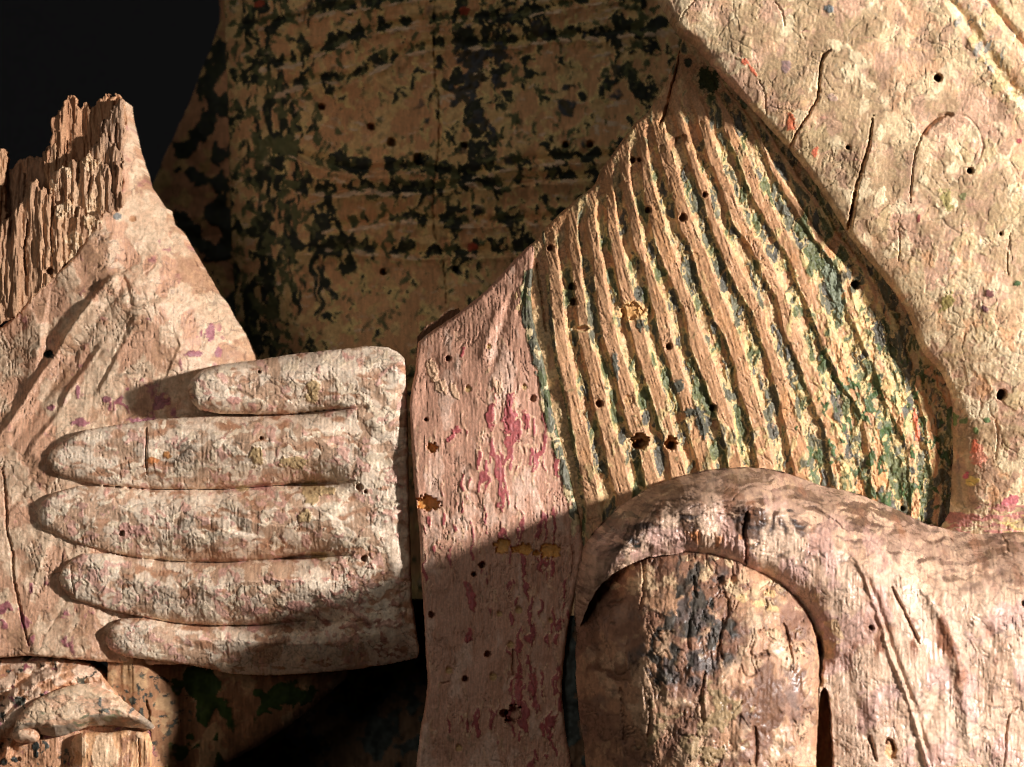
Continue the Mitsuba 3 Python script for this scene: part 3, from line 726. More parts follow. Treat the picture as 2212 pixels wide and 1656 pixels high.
    k.crack([(315, 918), (316, 950), (314, 985), (317, 1030)], w=1.7, depth=10, wiggle=0.8)
    k.crack([(150, 1216), (156, 1260), (160, 1290)], w=1.2, depth=5)
    for (x, y, r) in ((776, 1052, 7), (262, 1152, 5), (565, 946, 3), (786, 1206, 6), (560, 803, 3), (790, 1062, 3)):
        k.hole(x, y, r, 30)
    # ragged seams between the fingers
    for q, (pts, a, b) in enumerate((([(430, 892), (560, 897), (640, 893), (700, 886), (800, 878)], 4.5, 9), ([(215, 1050), (330, 1059), (480, 1059), (600, 1051), (730, 1043)], 4.5, 11), ([(240, 1198), (300, 1208), (375, 1215), (476, 1218), (578, 1212), (706, 1200)], 4.5, 12), ([(300, 1336), (375, 1349), (442, 1355), (544, 1355), (660, 1345)], 4.5, 12))):
        k.groove(pts, a, b, wiggle=2.5, seed=860 + q, fade=0.04)
    k.craquelure(17, 1.8, seed=841, amount=0.28, w=1.0); k.craquelure(48, 3.0, seed=843, amount=0.4, w=1.1)
    k.fibres(8, 60, 1.8, 849, amount=0.3)
    k.bumps(5, 0.8, 845, sy=9)
    nm = [ST + '__hand'] + [ST + '__hand__' + d[0] for d in dig]
    k.build(ST + '__hand', -40, 150, 'carved', names=nm, part=part)


# ================================================================== the cuff
def cuff():
    k = Skin(860, 1300, 490, BT, extra=(0, 0, 0, 130))
    X, Y = k.X, k.Y
    left = [(901, 738), (899, 765), (896, 802), (888, 842), (884, 879), (887, 927), (890, 989), (896, 1062), (902, 1110), (906, 1151), (909, 1241), (914, 1300), (917, 1348), (920, 1420), (924, 1475), (918, 1521), (907, 1582), (899, 1656), (890, 1860)]
    right = [(1240, 1860), (1232, 1700), (1234, 1650), (1222, 1582), (1214, 1500), (1215, 1456), (1225, 1366), (1240, 1291), (1256, 1215), (1261, 1190), (1256, 1140), (1250, 1110), (1238, 1062), (1227, 1007), (1215, 963), (1197, 897), (1186, 842), (1172, 769), (1161, 732), (1150, 677), (1147, 640), (1150, 600), (1154, 565), (1162, 516)]
    tl = [(1162, 516), (1138, 532), (1101, 570), (1050, 626), (987, 677), (921, 721), (901, 738)]
    k.outline(left + right + tl[1:-1], smooth=False, ragged=1.3)
    i, d, s, t = pdist(X, Y, spline(tl, 6), 320)
    dd = np.full(X.size, 320.0); dd[i] = np.minimum(d, 320); dd = dd.reshape(X.shape)
    k.D = 0 - 95 * np.power(np.clip(1 - dd / 230, 0, 1), 1.6)
    k.D += 10 * np.sin(np.clip((X - 890) / 350, 0, 1) * math.pi) - 14 * ss(1500, 1650, Y)
    k.roll(9, 14)
    k.wood(rgb(192, 142, 116), rgb(176, 128, 104), 911, grain=0.6, gx=2.6, gy=60)
    k.layer(0.18 + 0.2 * k.blob(960, 1050, 70, 120), rgb(206, 168, 146), rgb(196, 154, 130), height=0.8, sx=30, sy=90, seed=915, edge=0.15)
    # last of the red, on cream ground
    reg = k.blob(1120, 960, 90, 110, rag=0.2) * 0.52 + k.blob(1095, 1080, 110, 100, rag=0.2) * 0.5 + k.blob(1150, 1290, 70, 150, rag=0.2) * 0.55 + k.blob(1160, 1560, 70, 120, rag=0.2) * 0.48 + k.blob(920, 1150, 22, 100, rag=0.1) * 0.5 + k.blob(1010, 1180, 60, 60) * 0.3 + k.blob(1020, 1560, 60, 60) * 0.22
    k.layer(reg * 0.95 + 0.02, rgb(204, 164, 132), rgb(194, 150, 118), height=1.4, sx=10, sy=40, seed=921, edge=0.05, clump=0.3)
    k.layer(reg * 0.60 - 0.02, RED, rgb(148, 72, 70), height=1.6, sx=10, sy=40, seed=921, edge=0.03, clump=0.3)
    for (x, y, a, b, r) in ((988, 928, 11, 9, 0), (974, 944, 5, 14, 0.7), (1060, 895, 9, 26, 0), (1098, 905, 12, 32, 0.1), (1136, 905, 8, 22, -0.2), (1017, 1285, 8, 34, -0.25), (1012, 1375, 8, 14, 0.2), (1150, 1480, 8, 30, 0.1), (1120, 1490, 8, 40, 0), (998, 762, 4, 14, 0.3)):
        k.patch(x, y, a, b, RED, ang=r, seed=int(x + y), height=2.0)
    # painted border along the pleats
    rb = np.array(right)[::-1]
    edge = np.interp(Y, rb[:, 1], rb[:, 0]) - X
    band = ss(26, 14, edge + 10 * (fb(X / 14, Y / 22, 931, 3) - 0.5)) * ss(560, 600, Y) * ss(1170, 1120, Y)
    k.layer(1.0 * band, CREAM, rgb(180, 156, 112), height=2.0, sx=14, sy=24, seed=935)
    k.layer(0.62 * band, rgb(104, 100, 80), SLATE, height=2.0, sx=14, sy=26, seed=937)
    k.layer(0.25 * band, MOSS, height=1.0, sx=14, sy=26, seed=939)
    k.groove([(1118, 690), (1130, 640), (1140, 575)], 4, 4); k.groove([(1065, 800), (1085, 700), (1110, 620)], 10, 5); k.ridge([(1040, 790), (1056, 720), (1090, 640)], 12, 5)
    # frass-filled channels and worm holes
    FR = rgb(206, 148, 72)
    for (x, y, a, b) in ((1085, 1180, 17, 14), (1112, 1186, 8, 6), (1133, 1186, 16, 12), (1188, 1190, 24, 14), (1158, 1194, 8, 5)):
        k.hole(x, y, a, 10, ry=b, seed=int(x), jag=0.5, dark=FR)
    for (x, y, a, b) in ((924, 1086, 23, 15), (932, 966, 11, 9)):
        k.hole(x, y, a, 22, ry=b, seed=int(x), jag=0.5, dark=rgb(196, 134, 64))
    for (x, y, r) in ((968, 774, 5), (1152, 860, 6), (920, 906, 4), (1041, 1220, 6), (1024, 1240, 4), (1108, 1542, 16), (1088, 1540, 8), (1005, 1466, 6), (1053, 1412, 6), (932, 1328, 6)):
        k.hole(x, y, r, 40, seed=int(x), jag=0.3 if r < 9 else 0.6)
    for (x, y, r) in ((1011, 840, 7), (1133, 836, 6), (1121, 1318, 7), (1079, 1326, 6), (1065, 1462, 8), (970, 1448, 7), (991, 1616, 7), (1103, 1392, 7), (1190, 1340, 5), (1056, 748, 5)):
        k.hole(x, y, r, 3.0, seed=int(y), jag=0.2, dark=rgb(176, 140, 92)); k.hole(x - 1, y - r * 0.8, r * 0.55, 5, seed=int(y), jag=0.2)
    k.crack([(1108, 1400), (1108, 1440), (1110, 1460)], w=2, depth=12); k.crack([(1236, 1170), (1238, 1210), (1232, 1260)], w=1.6, depth=8)
    k.crack([(950, 1476), (972, 1472)], w=1.6, depth=8)
    for (x, y) in ((935, 790), (945, 830), (960, 835), (980, 842), (1076, 838), (930, 800)):
        k.patch(x, y, 7, 20, rgb(206, 164, 130), ang=-0.4, seed=int(x), height=2.6)
    k.fibres(7, 70, 2.6, 949, amount=0.4)
    k.bumps(5, 0.7, 951, sy=10); k.bumps(60, 3, 955); k.facets(60, 0.14, 957, aniso=2.2, soft=8)
    k.build(ST + '__cuff', 0, 130)
    # split inner edge of the block, just behind the cuff
    k = Skin(880, 1010, 660, 790)
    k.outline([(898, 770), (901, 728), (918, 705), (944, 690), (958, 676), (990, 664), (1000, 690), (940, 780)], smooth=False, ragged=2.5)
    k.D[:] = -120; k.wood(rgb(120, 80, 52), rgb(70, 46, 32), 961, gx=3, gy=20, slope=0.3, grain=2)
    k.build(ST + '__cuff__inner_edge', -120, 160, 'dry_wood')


# ================================================================== the pleated sleeve
def pleated_sleeve():
    s1 = lambda P: [(1123.5 + u * 0.2827, 93.6 + v * 0.2827) for u, v in P]
    s2 = lambda P: [(1123.5 + u * 0.2827, 530.6 + v * 0.2827) for u, v in P]
    v3 = lambda P: [(1622.8 + u * 0.2669, 436.9 + v * 0.2669) for u, v in P]
    v4 = lambda P: [(1622.8 + u * 0.2669, 811.4 + v * 0.2669) for u, v in P]
    Ls = [
        s1([(170, 1450), (165, 1600)]) + s2([(185, 0), (200, 300), (220, 600), (270, 900), (330, 1150), (380, 1450), (420, 1656), (470, 2000)]),
        s1([(380, 1180), (345, 1290), (335, 1500)]) + s2([(345, 0), (370, 200), (400, 500), (420, 700), (470, 900), (520, 1100), (545, 1300), (600, 1450), (640, 1656), (720, 2000)]),
        s1([(480, 1100), (470, 1200), (490, 1400)]) + s2([(515, 0), (545, 250), (570, 500), (620, 750), (690, 950), (740, 1150), (800, 1400), (870, 1530), (900, 1656), (960, 2000)]),
        s1([(630, 960), (630, 1150), (632, 1350)]) + s2([(665, 0), (710, 200), (750, 400), (810, 620), (850, 780), (900, 950), (950, 1080), (1010, 1280), (1060, 1450), (1100, 1656), (1170, 2000)]),
        s1([(740, 720), (730, 860), (745, 1000), (770, 1150), (800, 1330)]) + s2([(850, 0), (910, 170), (945, 350), (1000, 530), (1040, 700), (1090, 850), (1130, 1000), (1190, 1170), (1230, 1330), (1280, 1500), (1330, 1656), (1430, 2000)]),
        s1([(868, 580), (875, 780), (900, 930), (920, 1080), (940, 1230), (980, 1400)]) + s2([(1015, 0), (1070, 130), (1120, 250), (1170, 350), (1215, 470), (1240, 620), (1270, 760), (1330, 900), (1380, 1030), (1410, 1130), (1460, 1250), (1500, 1400), (1560, 1656), (1640, 2000)]),
        s1([(985, 420), (990, 590), (1010, 720), (1050, 900), (1110, 1080), (1160, 1260), (1210, 1430)]) + s2([(1270, 0), (1310, 150), (1350, 330), (1410, 460), (1450, 580), (1520, 680), (1560, 800), (1610, 930), (1640, 1080), (1690, 1250), (1740, 1400), (1790, 1656), (1850, 2000)]),
        s1([(1105, 300), (1130, 430), (1180, 600), (1240, 800), (1300, 980), (1380, 1200), (1410, 1350)]) + s2([(1480, 0), (1550, 150), (1620, 300), (1680, 420), (1740, 520), (1790, 640), (1830, 780)]) + v3([(120, 1336)]) + v4([(140, 20), (200, 220), (250, 450), (290, 620), (330, 900)]),
        s1([(1250, 300), (1310, 480), (1350, 650), (1420, 880), (1500, 1080), (1530, 1200), (1590, 1370)]) + s2([(1720, 0), (1790, 130), (1850, 260)]) + v3([(163, 753), (240, 1040), (310, 1200), (390, 1380)]) + v4([(410, 60), (470, 220), (570, 420), (600, 560), (640, 900)]),
        s1([(1400, 250), (1480, 420), (1540, 650), (1630, 850), (1690, 1030), (1760, 1180), (1840, 1330), (1950, 1500)]) + v3([(279, 468), (400, 800), (505, 1030), (560, 1180), (650, 1330)]) + v4([(690, 50), (790, 180), (870, 340), (900, 480), (940, 900)]),
        s1([(1500, 280), (1600, 420), (1720, 580), (1820, 800), (1900, 980), (1990, 1130), (2080, 1280)]) + v3([(417, 218), (560, 400), (680, 560), (720, 740), (790, 960), (880, 1160), (960, 1320)]) + v4([(1040, 160), (1100, 300), (1180, 420), (1230, 560), (1270, 900)]),
        s1([(1560, 260), (1720, 460), (1880, 720), (2020, 960)]) + v3([(520, 60), (690, 330), (860, 540), (960, 760), (1060, 940), (1130, 1100), (1180, 1300)]) + v4([(1290, 50), (1390, 380), (1430, 700), (1450, 900)]),
        s1([(1640, 260), (1840, 500), (2060, 850)]) + v3([(640, 60), (830, 330), (1020, 560), (1180, 800), (1290, 1000), (1340, 1200), (1380, 1380)]) + v4([(1480, 30), (1560, 250), (1620, 500), (1650, 900)])]
    k = Skin(1110, 2130, 20, 1330)
    X, Y = k.X, k.Y
    tl = [(1110, 560), (1140, 532), (1162, 512), (1180, 486), (1215, 452), (1250, 424), (1285, 398), (1300, 362), (1330, 320), (1352, 292), (1372, 262), (1400, 240), (1425, 206), (1440, 178), (1456, 140), (1470, 108), (1482, 62), (1500, 20)]
    k.outline(tl + [(1600, 20), (1760, 250), (1900, 470), (2030, 650), (2130, 850), (2130, 1340), (1110, 1340)], smooth=False, ragged=2.2, scale=20)
    i, d, s, t = pdist(X, Y, spline(tl, 6), 340)
    dd = np.full(X.size, 340.0); dd[i] = np.minimum(d, 340); dd = dd.reshape(X.shape)
    k.D = -2 - 88 * np.power(np.clip(1 - dd / 210, 0, 1), 1.7)
    k.D += 34 * np.sin(np.clip((X - 1160) / 900, 0, 1) * math.pi) - 70 * ss(330, 60, Y) - 8 * ss(950, 1150, Y)
    # pleat coordinate
    n = len(Ls)
    yy = Y[:, 0]
    lines = np.zeros((n + 2, len(yy)))
    for q, P in enumerate(Ls):
        p = np.array(P); o = np.argsort(p[:, 1]); p = p[o]
        xv = np.interp(yy, p[:, 1], p[:, 0])
        m0 = (p[1, 0] - p[0, 0]) / max(p[1, 1] - p[0, 1], 1)
        xv = np.where(yy < p[0, 1], p[0, 0] + max(m0, -0.2) * (yy - p[0, 1]), xv)
        lines[q + 1] = xv
    lines[0] = lines[1] - 60
    lines[n + 1] = lines[n] + 60
    for q in range(1, n + 2):
        lines[q] = np.maximum(lines[q], lines[q - 1] + 14)
    wob = 5 * (fb(X / 34, Y / 60, 1001, 3) - 0.5) * 2 + 0.8 * (fb(X / 8, Y / 13, 1003, 2) - 0.5) * 2
    Xw = X + wob
    kk = np.zeros(X.shape, int); f = np.zeros(X.shape); wd = np.full(X.shape, 60.0)
    for q in range(n + 1):
        a, b = lines[q][:, None], lines[q + 1][:, None]
        m = (Xw >= a) & (Xw < b)
        kk = np.where(m, q, kk); f = np.where(m, (Xw - a) / (b - a), f); wd = np.where(m, b - a, wd)
    kk = np.where(Xw >= lines[n + 1][:, None], n + 1, kk)
    rise = np.clip(9.0 / wd, 0.05, 0.3)
    fl = np.array([0.60, 0.56, 0.58, 0.58, 0.56, 0.54, 0.53, 0.52, 0.48, 0.46, 0.44, 0.42, 0.4, 0.4, 0.4])[kk]
    br = fl + 0.20
    prof = ss(0, 1, f / rise) * 0.90 + 0.10 * np.clip((f - rise) / (fl - rise), 0, 1)
    prof = prof * (1 - 0.86 * ss(fl, br, f)) * (1 - ss(br, 1.0, f))**0.3
    prof = np.where(f > br, np.maximum(0.14 * (1 - (f - br) / np.maximum(1 - br, .01)), 0), prof)
    prof = np.where(kk == 0, 0.05, prof)
    amp = np.array([24, 21, 21, 21, 21, 21, 21, 21, 20, 18, 16, 14, 12, 10, 6])[kk]
    amp = amp * (0.85 + 0.4 * (fb(X / 60, Y / 90, 1007, 2) - 0.5))
    fade = ss(2, 60, dd) * ss(140, 260, Y + (X - 1450) * 0.15)
    fade = np.maximum(fade, 0)
    k.D += amp * (prof - 0.72) * fade
    k.roll(7, 14)
    face = ss(0.02, rise + 0.03, f) * ss(br - 0.03, fl, f) * (kk > 0)
    floor = 1 - face
    east = ss(1640, 1930, X + (Y - 800) * 0.2)                         # the robe keeps more paint towards the inner arm
    k.wood(rgb(194, 146, 106), rgb(178, 128, 88), 1011, grain=0.8, gx=2.6, gy=46, slope=-0.3)
    orange = k.layer(0.45 * east, rgb(206, 148, 96), rgb(200, 140, 88), height=0.0, sx=40, sy=80, seed=1013, edge=0.2)
    bev = np.exp(-((f - (fl + br) / 2) / 0.14) ** 2)
    inner = fade
    far = ss(50, 140, dd)
    fp = dict(sx=18, sy=46, edge=0.05)
    k.layer((-0.05 + 0.55 * floor + 0.30 * bev + 0.22 * east) * (0.3 + 0.7 * far), rgb(204, 168, 122), rgb(194, 156, 110), height=1.8, sx=15, sy=32, seed=1021, edge=0.12, rough=1.2)
    lowr = k.blob(1930, 960, 170, 170) + 0.8 * k.blob(1770, 650, 60, 200, ang=-0.4)
    k.flakes((-0.03 + 0.38 * floor * (kk > 0) + 0.02 * bev + 0.20 * east * ss(300, 700, Y)) * (0.3 + 0.7 * far), rgb(106, 100, 74), rgb(88, 84, 66), rgb(198, 164, 112), seed=1031, height=2.6, rough=1.0, **fp)
    k.flakes((-0.04 + 0.22 * floor * (kk > 0) + 0.16 * east + 0.10 * k.blob(1480, 960, 220, 120)) * far, rgb(78, 72, 60), rgb(92, 86, 74), rgb(200, 168, 114), seed=1041, height=2.8, rough=1.4, spread=0.08, **fp)
    k.flakes(0.16 * floor * far * (kk > 0) + 0.26 * lowr, rgb(84, 88, 52), rgb(104, 104, 68), rgb(198, 170, 112), seed=1051, height=1.8, **fp)
    k.layer(0.30 * lowr * ss(700, 800, Y), rgb(66, 88, 44), rgb(76, 86, 52), height=1.2, sx=14, sy=22, seed=1053, edge=0.04)
    k.layer(0.26 * k.blob(1860, 760, 120, 230, ang=-0.45), rgb(208, 178, 122), rgb(198, 166, 108), height=2.0, sx=13, sy=22, seed=1057, edge=0.05, rough=1.2)
    k.layer(0.22 * east * ss(500, 800, Y) * face, rgb(204, 150, 102), rgb(208, 156, 108), height=-1.5, sx=16, sy=56, seed=1059, edge=0.03)
    for (x, y, a, b, r) in ((1800, 620, 16, 60, -0.25), (1690, 450, 22, 12, 0.6), (1382, 690, 9, 26, -0.1), (1500, 890, 24, 10, 0), (1515, 920, 10, 30, -0.4), (1465, 835, 12, 14, 0), (1330, 790, 7, 26, -0.1), (1380, 640, 10, 20, 0)):
        k.patch(x, y, a, b, SLATE if x != 1800 else rgb(110, 114, 92), ang=r, seed=int(x), height=2.2)
    k.patch(1532, 172, 22, 26, rgb(52, 60, 30), ang=-0.4, seed=77); k.patch(1490, 130, 8, 10, rgb(60, 60, 46), seed=78); k.patch(1978, 905, 5, 22, CORAL, ang=-0.15, seed=5); k.patch(1982, 940, 6, 14, CORAL, seed=6)
    for (x, y, a, b) in ((1365, 672, 22, 15),):
        k.hole(x, y, a, 8, ry=b, seed=9, jag=0.5, dark=rgb(196, 144, 84), rim=rgb(214, 166, 108))
    for (x, y, a, b) in ((1382, 952, 18, 16), (1448, 957, 13, 14)):
        k.hole(x, y, a, 26, ry=b, seed=19, jag=0.35, dark=rgb(170, 116, 64))
        k.hole(x + 2, y + 5, a * 0.62, 45, ry=b * 0.55, seed=17, jag=0.4)
    for (x, y, r) in ((1236, 619, 7), (1240, 652, 7), (1294, 872, 7), (1444, 748, 6), (1189, 534, 6), (1400, 453, 6), (1368, 344, 6), (1383, 344, 4), (1522, 420, 5), (1848, 615, 9), (1950, 1098, 4), (1540, 880, 7), (1475, 470, 8), (1556, 1060, 6)):
        k.hole(x, y, r, 45, seed=int(x), jag=0.3)
    k.hole(1258, 709, 14, 14, ry=6, seed=4, jag=0.4, rim=rgb(206, 170, 120)); k.hole(1470, 300, 12, 16, ry=8, ang=-0.6, seed=6, jag=0.5)
    for (x, y, r) in ((1427, 265, 6), (1430, 322, 8), (1495, 318, 8), (1344, 400, 8), (1358, 865, 10), (1500, 556, 9), (1516, 268, 5), (1400, 560, 7)):
        k.hole(x, y, r, 2.5, seed=int(y), jag=0.2, dark=rgb(196, 148, 100)); k.hole(x - 1, y - r, r * 0.7, 3.5, ry=2.0, seed=int(y), jag=0.3)
    k.crack([(1472, 96), (1466, 140), (1452, 190), (1444, 225), (1436, 250), (1424, 270)], w=3.0, depth=26)
    k.crack([(1162, 560), (1163, 590), (1170, 640), (1180, 720)], w=2.2, depth=14)
    k.crack([(1340, 398), (1370, 385)], w=1.2, depth=5); k.crack([(1388, 276), (1400, 270)], w=1.2, depth=4)
    k.craquelure(11, 1.6, mask=floor * 0.9 + 0.25, seed=1061, amount=0.6)
    k.fibres(7, 50, 2.4, 1063, amount=0.35, slope=-0.3, mask=face)
    k.bumps(4.5, 0.9, 1065); k.bumps(10, 1.6, 1067, mask=0.4 + floor)
    k.bumps(60, 5, 1069)
    names = [ST + '__pleated_sleeve'] + [ST + '__pleated_sleeve__pleat' + ('' if q == 0 else '_%03d' % q) for q in range(n)]
    part = np.where((kk >= 1) & (kk <= n) & (fade > 0.05), kk, 0)
    k.build(ST + '__pleated_sleeve', 10, 160, 'carved', names=names, part=part)


# ================================================================== the upper sleeve at the right
def upper_sleeve():
    k = Skin(1400, R_, -90, 1230, extra=(0, 900, 1150, 300))
    X, Y = k.X, k.Y
    ed = [(1418, -1230), (1424, -200), (1428, -10), (1446, 18), (1462, 50), (1477, 68), (1500, 84), (1524, 112), (1560, 158), (1600, 204), (1650, 258), (1704, 316), (1745, 366), (1790, 432), (1836, 506), (1872, 552), (1905, 590), (1945, 640), (1968, 680), (1980, 716), (1990, 745), (2010, 774), (2040, 806), (2056, 842), (2064, 880), (2066, 940), (2064, 1000), (2062, 1060), (2058, 1110), (2020, 1170)]
    k.outline(ed + [(2020, 1560), (3230, 1560), (3230, -1230)], smooth=False, ragged=1.8)
    i, d, s, t = pdist(X, Y, np.array(ed), 1600)
    dd = np.full(X.size, 1600.0); dd[i] = np.minimum(d, 1600); dd = dd.reshape(X.shape)
    k.D = 74 + 22 * (1 - np.exp(-dd / 60)) + 95 * (1 - np.exp(-dd / 380)) - 46 * ss(740, 1040, Y) * np.exp(-dd / 60)
    k.D += 220 * ss(-60, -700, Y) * ss(1380, 1800, X)
    k.roll(13, 22)
    k.wood(rgb(208, 166, 128), rgb(200, 152, 114), 1111, grain=0.3, slope=0.15, gy=30)
    k.layer(0.62, rgb(218, 190, 148), rgb(210, 176, 134), height=1.5, sx=60, sy=80, seed=1121, edge=0.16)
    k.layer(0.30, rgb(208, 166, 136), rgb(204, 158, 128), height=-0.6, sx=60, sy=60, seed=1125, edge=0.12)
    k.layer(0.16 + 0.3 * k.blob(1640, 60, 70, 70), rgb(202, 174, 130), rgb(196, 164, 120), height=2.4, sx=44, sy=60, seed=1131, edge=0.06)
    k.layer(0.20 * ss(500, 900, Y) + 0.05, rgb(228, 204, 166), rgb(220, 192, 152), height=1.4, sx=36, sy=44, seed=1135, edge=0.07)
    k.layer(0.10 * ss(300, 900, Y), rgb(216, 164, 120), height=-1.0, sx=30, sy=50, seed=1137, edge=0.06)
    k.layer(0.30 + 0.25 * k.blob(1800, 150, 120, 130) + 0.2 * k.blob(1900, 330, 90, 120), rgb(180, 150, 112), rgb(172, 138, 104), height=0.0, sx=80, sy=70, seed=1181, edge=0.25)
    k.layer(0.12, rgb(224, 198, 158), rgb(216, 188, 148), height=1.2, sx=30, sy=38, seed=1183, edge=0.06)
    k.layer(0.14, rgb(188, 148, 116), rgb(180, 142, 114), height=-0.8, sx=26, sy=38, seed=1185, edge=0.10)
    k.groove([(2040, -20), (2050, 0), (2079, 40), (2123, 103), (2174, 176), (2230, 240)], 12, 12, seed=7, fade=0)
    k.lip([(2027, -20), (2040, 8), (2066, 45), (2110, 108), (2160, 180), (2230, 262)], 10, 26, side=1, edge=5)
    k.groove([(2110, -20), (2127, 0), (2163, 44), (2212, 106), (2260, 160)], 9, 14, seed=8, fade=0)
    k.layer(0.32 * (k.blob(2090, 60, 20, 110, ang=-0.62) + k.blob(2165, 50, 12, 80, ang=-0.65)), rgb(124, 116, 104), rgb(150, 142, 128), height=1.5, sx=12, sy=24, seed=1141)
    k.layer(0.4 * k.blob(2140, 130, 30, 120, ang=-0.62), rgb(190, 160, 112), height=1.5, sx=18, sy=24, seed=1145)
    for (x, y, a, b, c, r) in ((1608, 133, 7, 10, CORAL, -.5), (1709, 264, 9, 18, rgb(206, 110, 70), 0), (1626, 152, 4, 16, CORAL, -.6), (1762, 328, 6, 9, CORAL, .3), (2115, 985, 15, 21, rgb(222, 144, 114), -.3), (2108, 962, 7, 14, CORAL, 0), (1696, 144, 10, 12, rgb(140, 112, 104), 0), (2090, 1030, 7, 8, rgb(206, 96, 110), 0), (2200, 305, 6, 5, RED, 0), (2136, 634, 10, 7, rgb(122, 76, 70), 0.5), (2126, 668, 8, 6, rgb(120, 80, 78), 0.4), (1984, 468, 5, 10, rgb(140, 70, 62), .2), (2194, 612, 7, 6, rgb(70, 86, 50), 0), (2046, 650, 12, 22, rgb(150, 132, 76), .5), (2042, 432, 12, 24, rgb(156, 138, 84), -.3), (2078, 424, 6, 8, rgb(128, 122, 80), 0), (2085, 910, 10, 8, rgb(110, 128, 80), 0), (2066, 905, 7, 14, rgb(120, 140, 84), 0), (2133, 906, 9, 5, rgb(104, 124, 80), .6), (2110, 930, 6, 7, rgb(120, 140, 84), 0), (1796, 210, 10, 9, rgb(186, 152, 130), 0), (1790, 20, 10, 8, rgb(110, 112, 110), 0.5), (2180, 1084, 22, 12, rgb(196, 110, 112), -.3), (2100, 1040, 14, 9, rgb(226, 190, 100), 0)):
        k.patch(x, y, a, b, c, ang=r, seed=int(x + 3 * y) % 9000, height=1.0)
    low = ss(1080, 1118, Y - 0.02 * (2212 - X))
    k.layer(0.35 * low, rgb(186, 126, 114), rgb(204, 134, 120), height=1.2, sx=60, sy=10, seed=1151)
    k.layer(0.12 * low, rgb(212, 178, 116), height=1.2, sx=50, sy=9, seed=1155)
    for c in ([(1705, 337), (1711, 310), (1723, 282), (1745, 249), (1767, 205), (1770, 160), (1778, 121), (1800, 103)], [(1833, 502), (1837, 473), (1852, 396), (1874, 323), (1881, 271), (1886, 250)]):
        k.crack(c, w=2.6, depth=18, wiggle=3)
    k.crack([(1833, 512), (1837, 480), (1842, 450), (1850, 410)], w=4.0, depth=26)
    k.crack([(1965, 440), (1967, 403), (1976, 330), (1991, 293), (2003, 275)], w=1.6, depth=9)
    k.groove([(1992, 296), (2002, 276), (2020, 259), (2034, 250), (2060, 247)], 5, 16)
    k.groove([(2060, 247), (2090, 256), (2112, 284), (2120, 322), (2108, 358)], 2.2, 2)
    for c in ([(1672, 0), (1690, 30), (1694, 60)], [(1640, 170), (1652, 200), (1656, 240)], [(1940, 480), (1944, 530), (1942, 570)], [(1462, 66), (1475, 30), (1500, 0), (1512, -30)], [(2180, 500), (2174, 560), (2176, 600)], [(2150, 900), (2156, 950), (2150, 1000)]):
        k.crack(c, w=1.1, depth=5, seed=int(c[0][0]))
    for (x, y, r, ry, a) in ((2024, 169, 8, 8, 0), (2094, 369, 6, 6, 0), (2163, 852, 9, 12, 0.4), (2160, 505, 3, 3, 0), (1832, 318, 4, 4, 0)):
        k.hole(x, y, r, 50, ry=ry, ang=a, jag=0.12, dark=rgb(96, 62, 38))
    k.groove([(2075, 1010), (2080, 930), (2076, 860)], 6, 5); k.groove([(2090, 1100), (2080, 1040), (2078, 960)], 9, 9)
    k.craquelure(19, 1.8, seed=1161, amount=0.3, w=1.0, aniso=1.5); k.craquelure(60, 3.0, seed=1165, amount=0.4, w=0.9, aniso=1.7)
    k.fibres(9, 70, 1.4, 1169, amount=0.2, slope=0.15)
    k.bumps(5, 0.7, 1171, sy=8); k.bumps(13, 0.9, 1173); k.bumps(140, 14, 1175); k.facets(90, 0.06, 1177, aniso=1.3, soft=10)
    k.build(ST + '__upper_sleeve', 110, 260)


# ================================================================== lap drapery and the knee under it
LAP_IN = [(1757, 1900), (1757, 1656), (1759, 1593), (1764, 1520), (1765, 1464), (1768, 1409), (1761, 1369), (1746, 1332), (1724, 1296), (1691, 1266), (1651, 1241), (1607, 1222), (1563, 1208), (1530, 1195), (1489, 1190), (1448, 1195), (1400, 1201), (1360, 1216), (1322, 1238), (1292, 1268), (1272, 1302), (1258, 1344), (1250, 1392)]


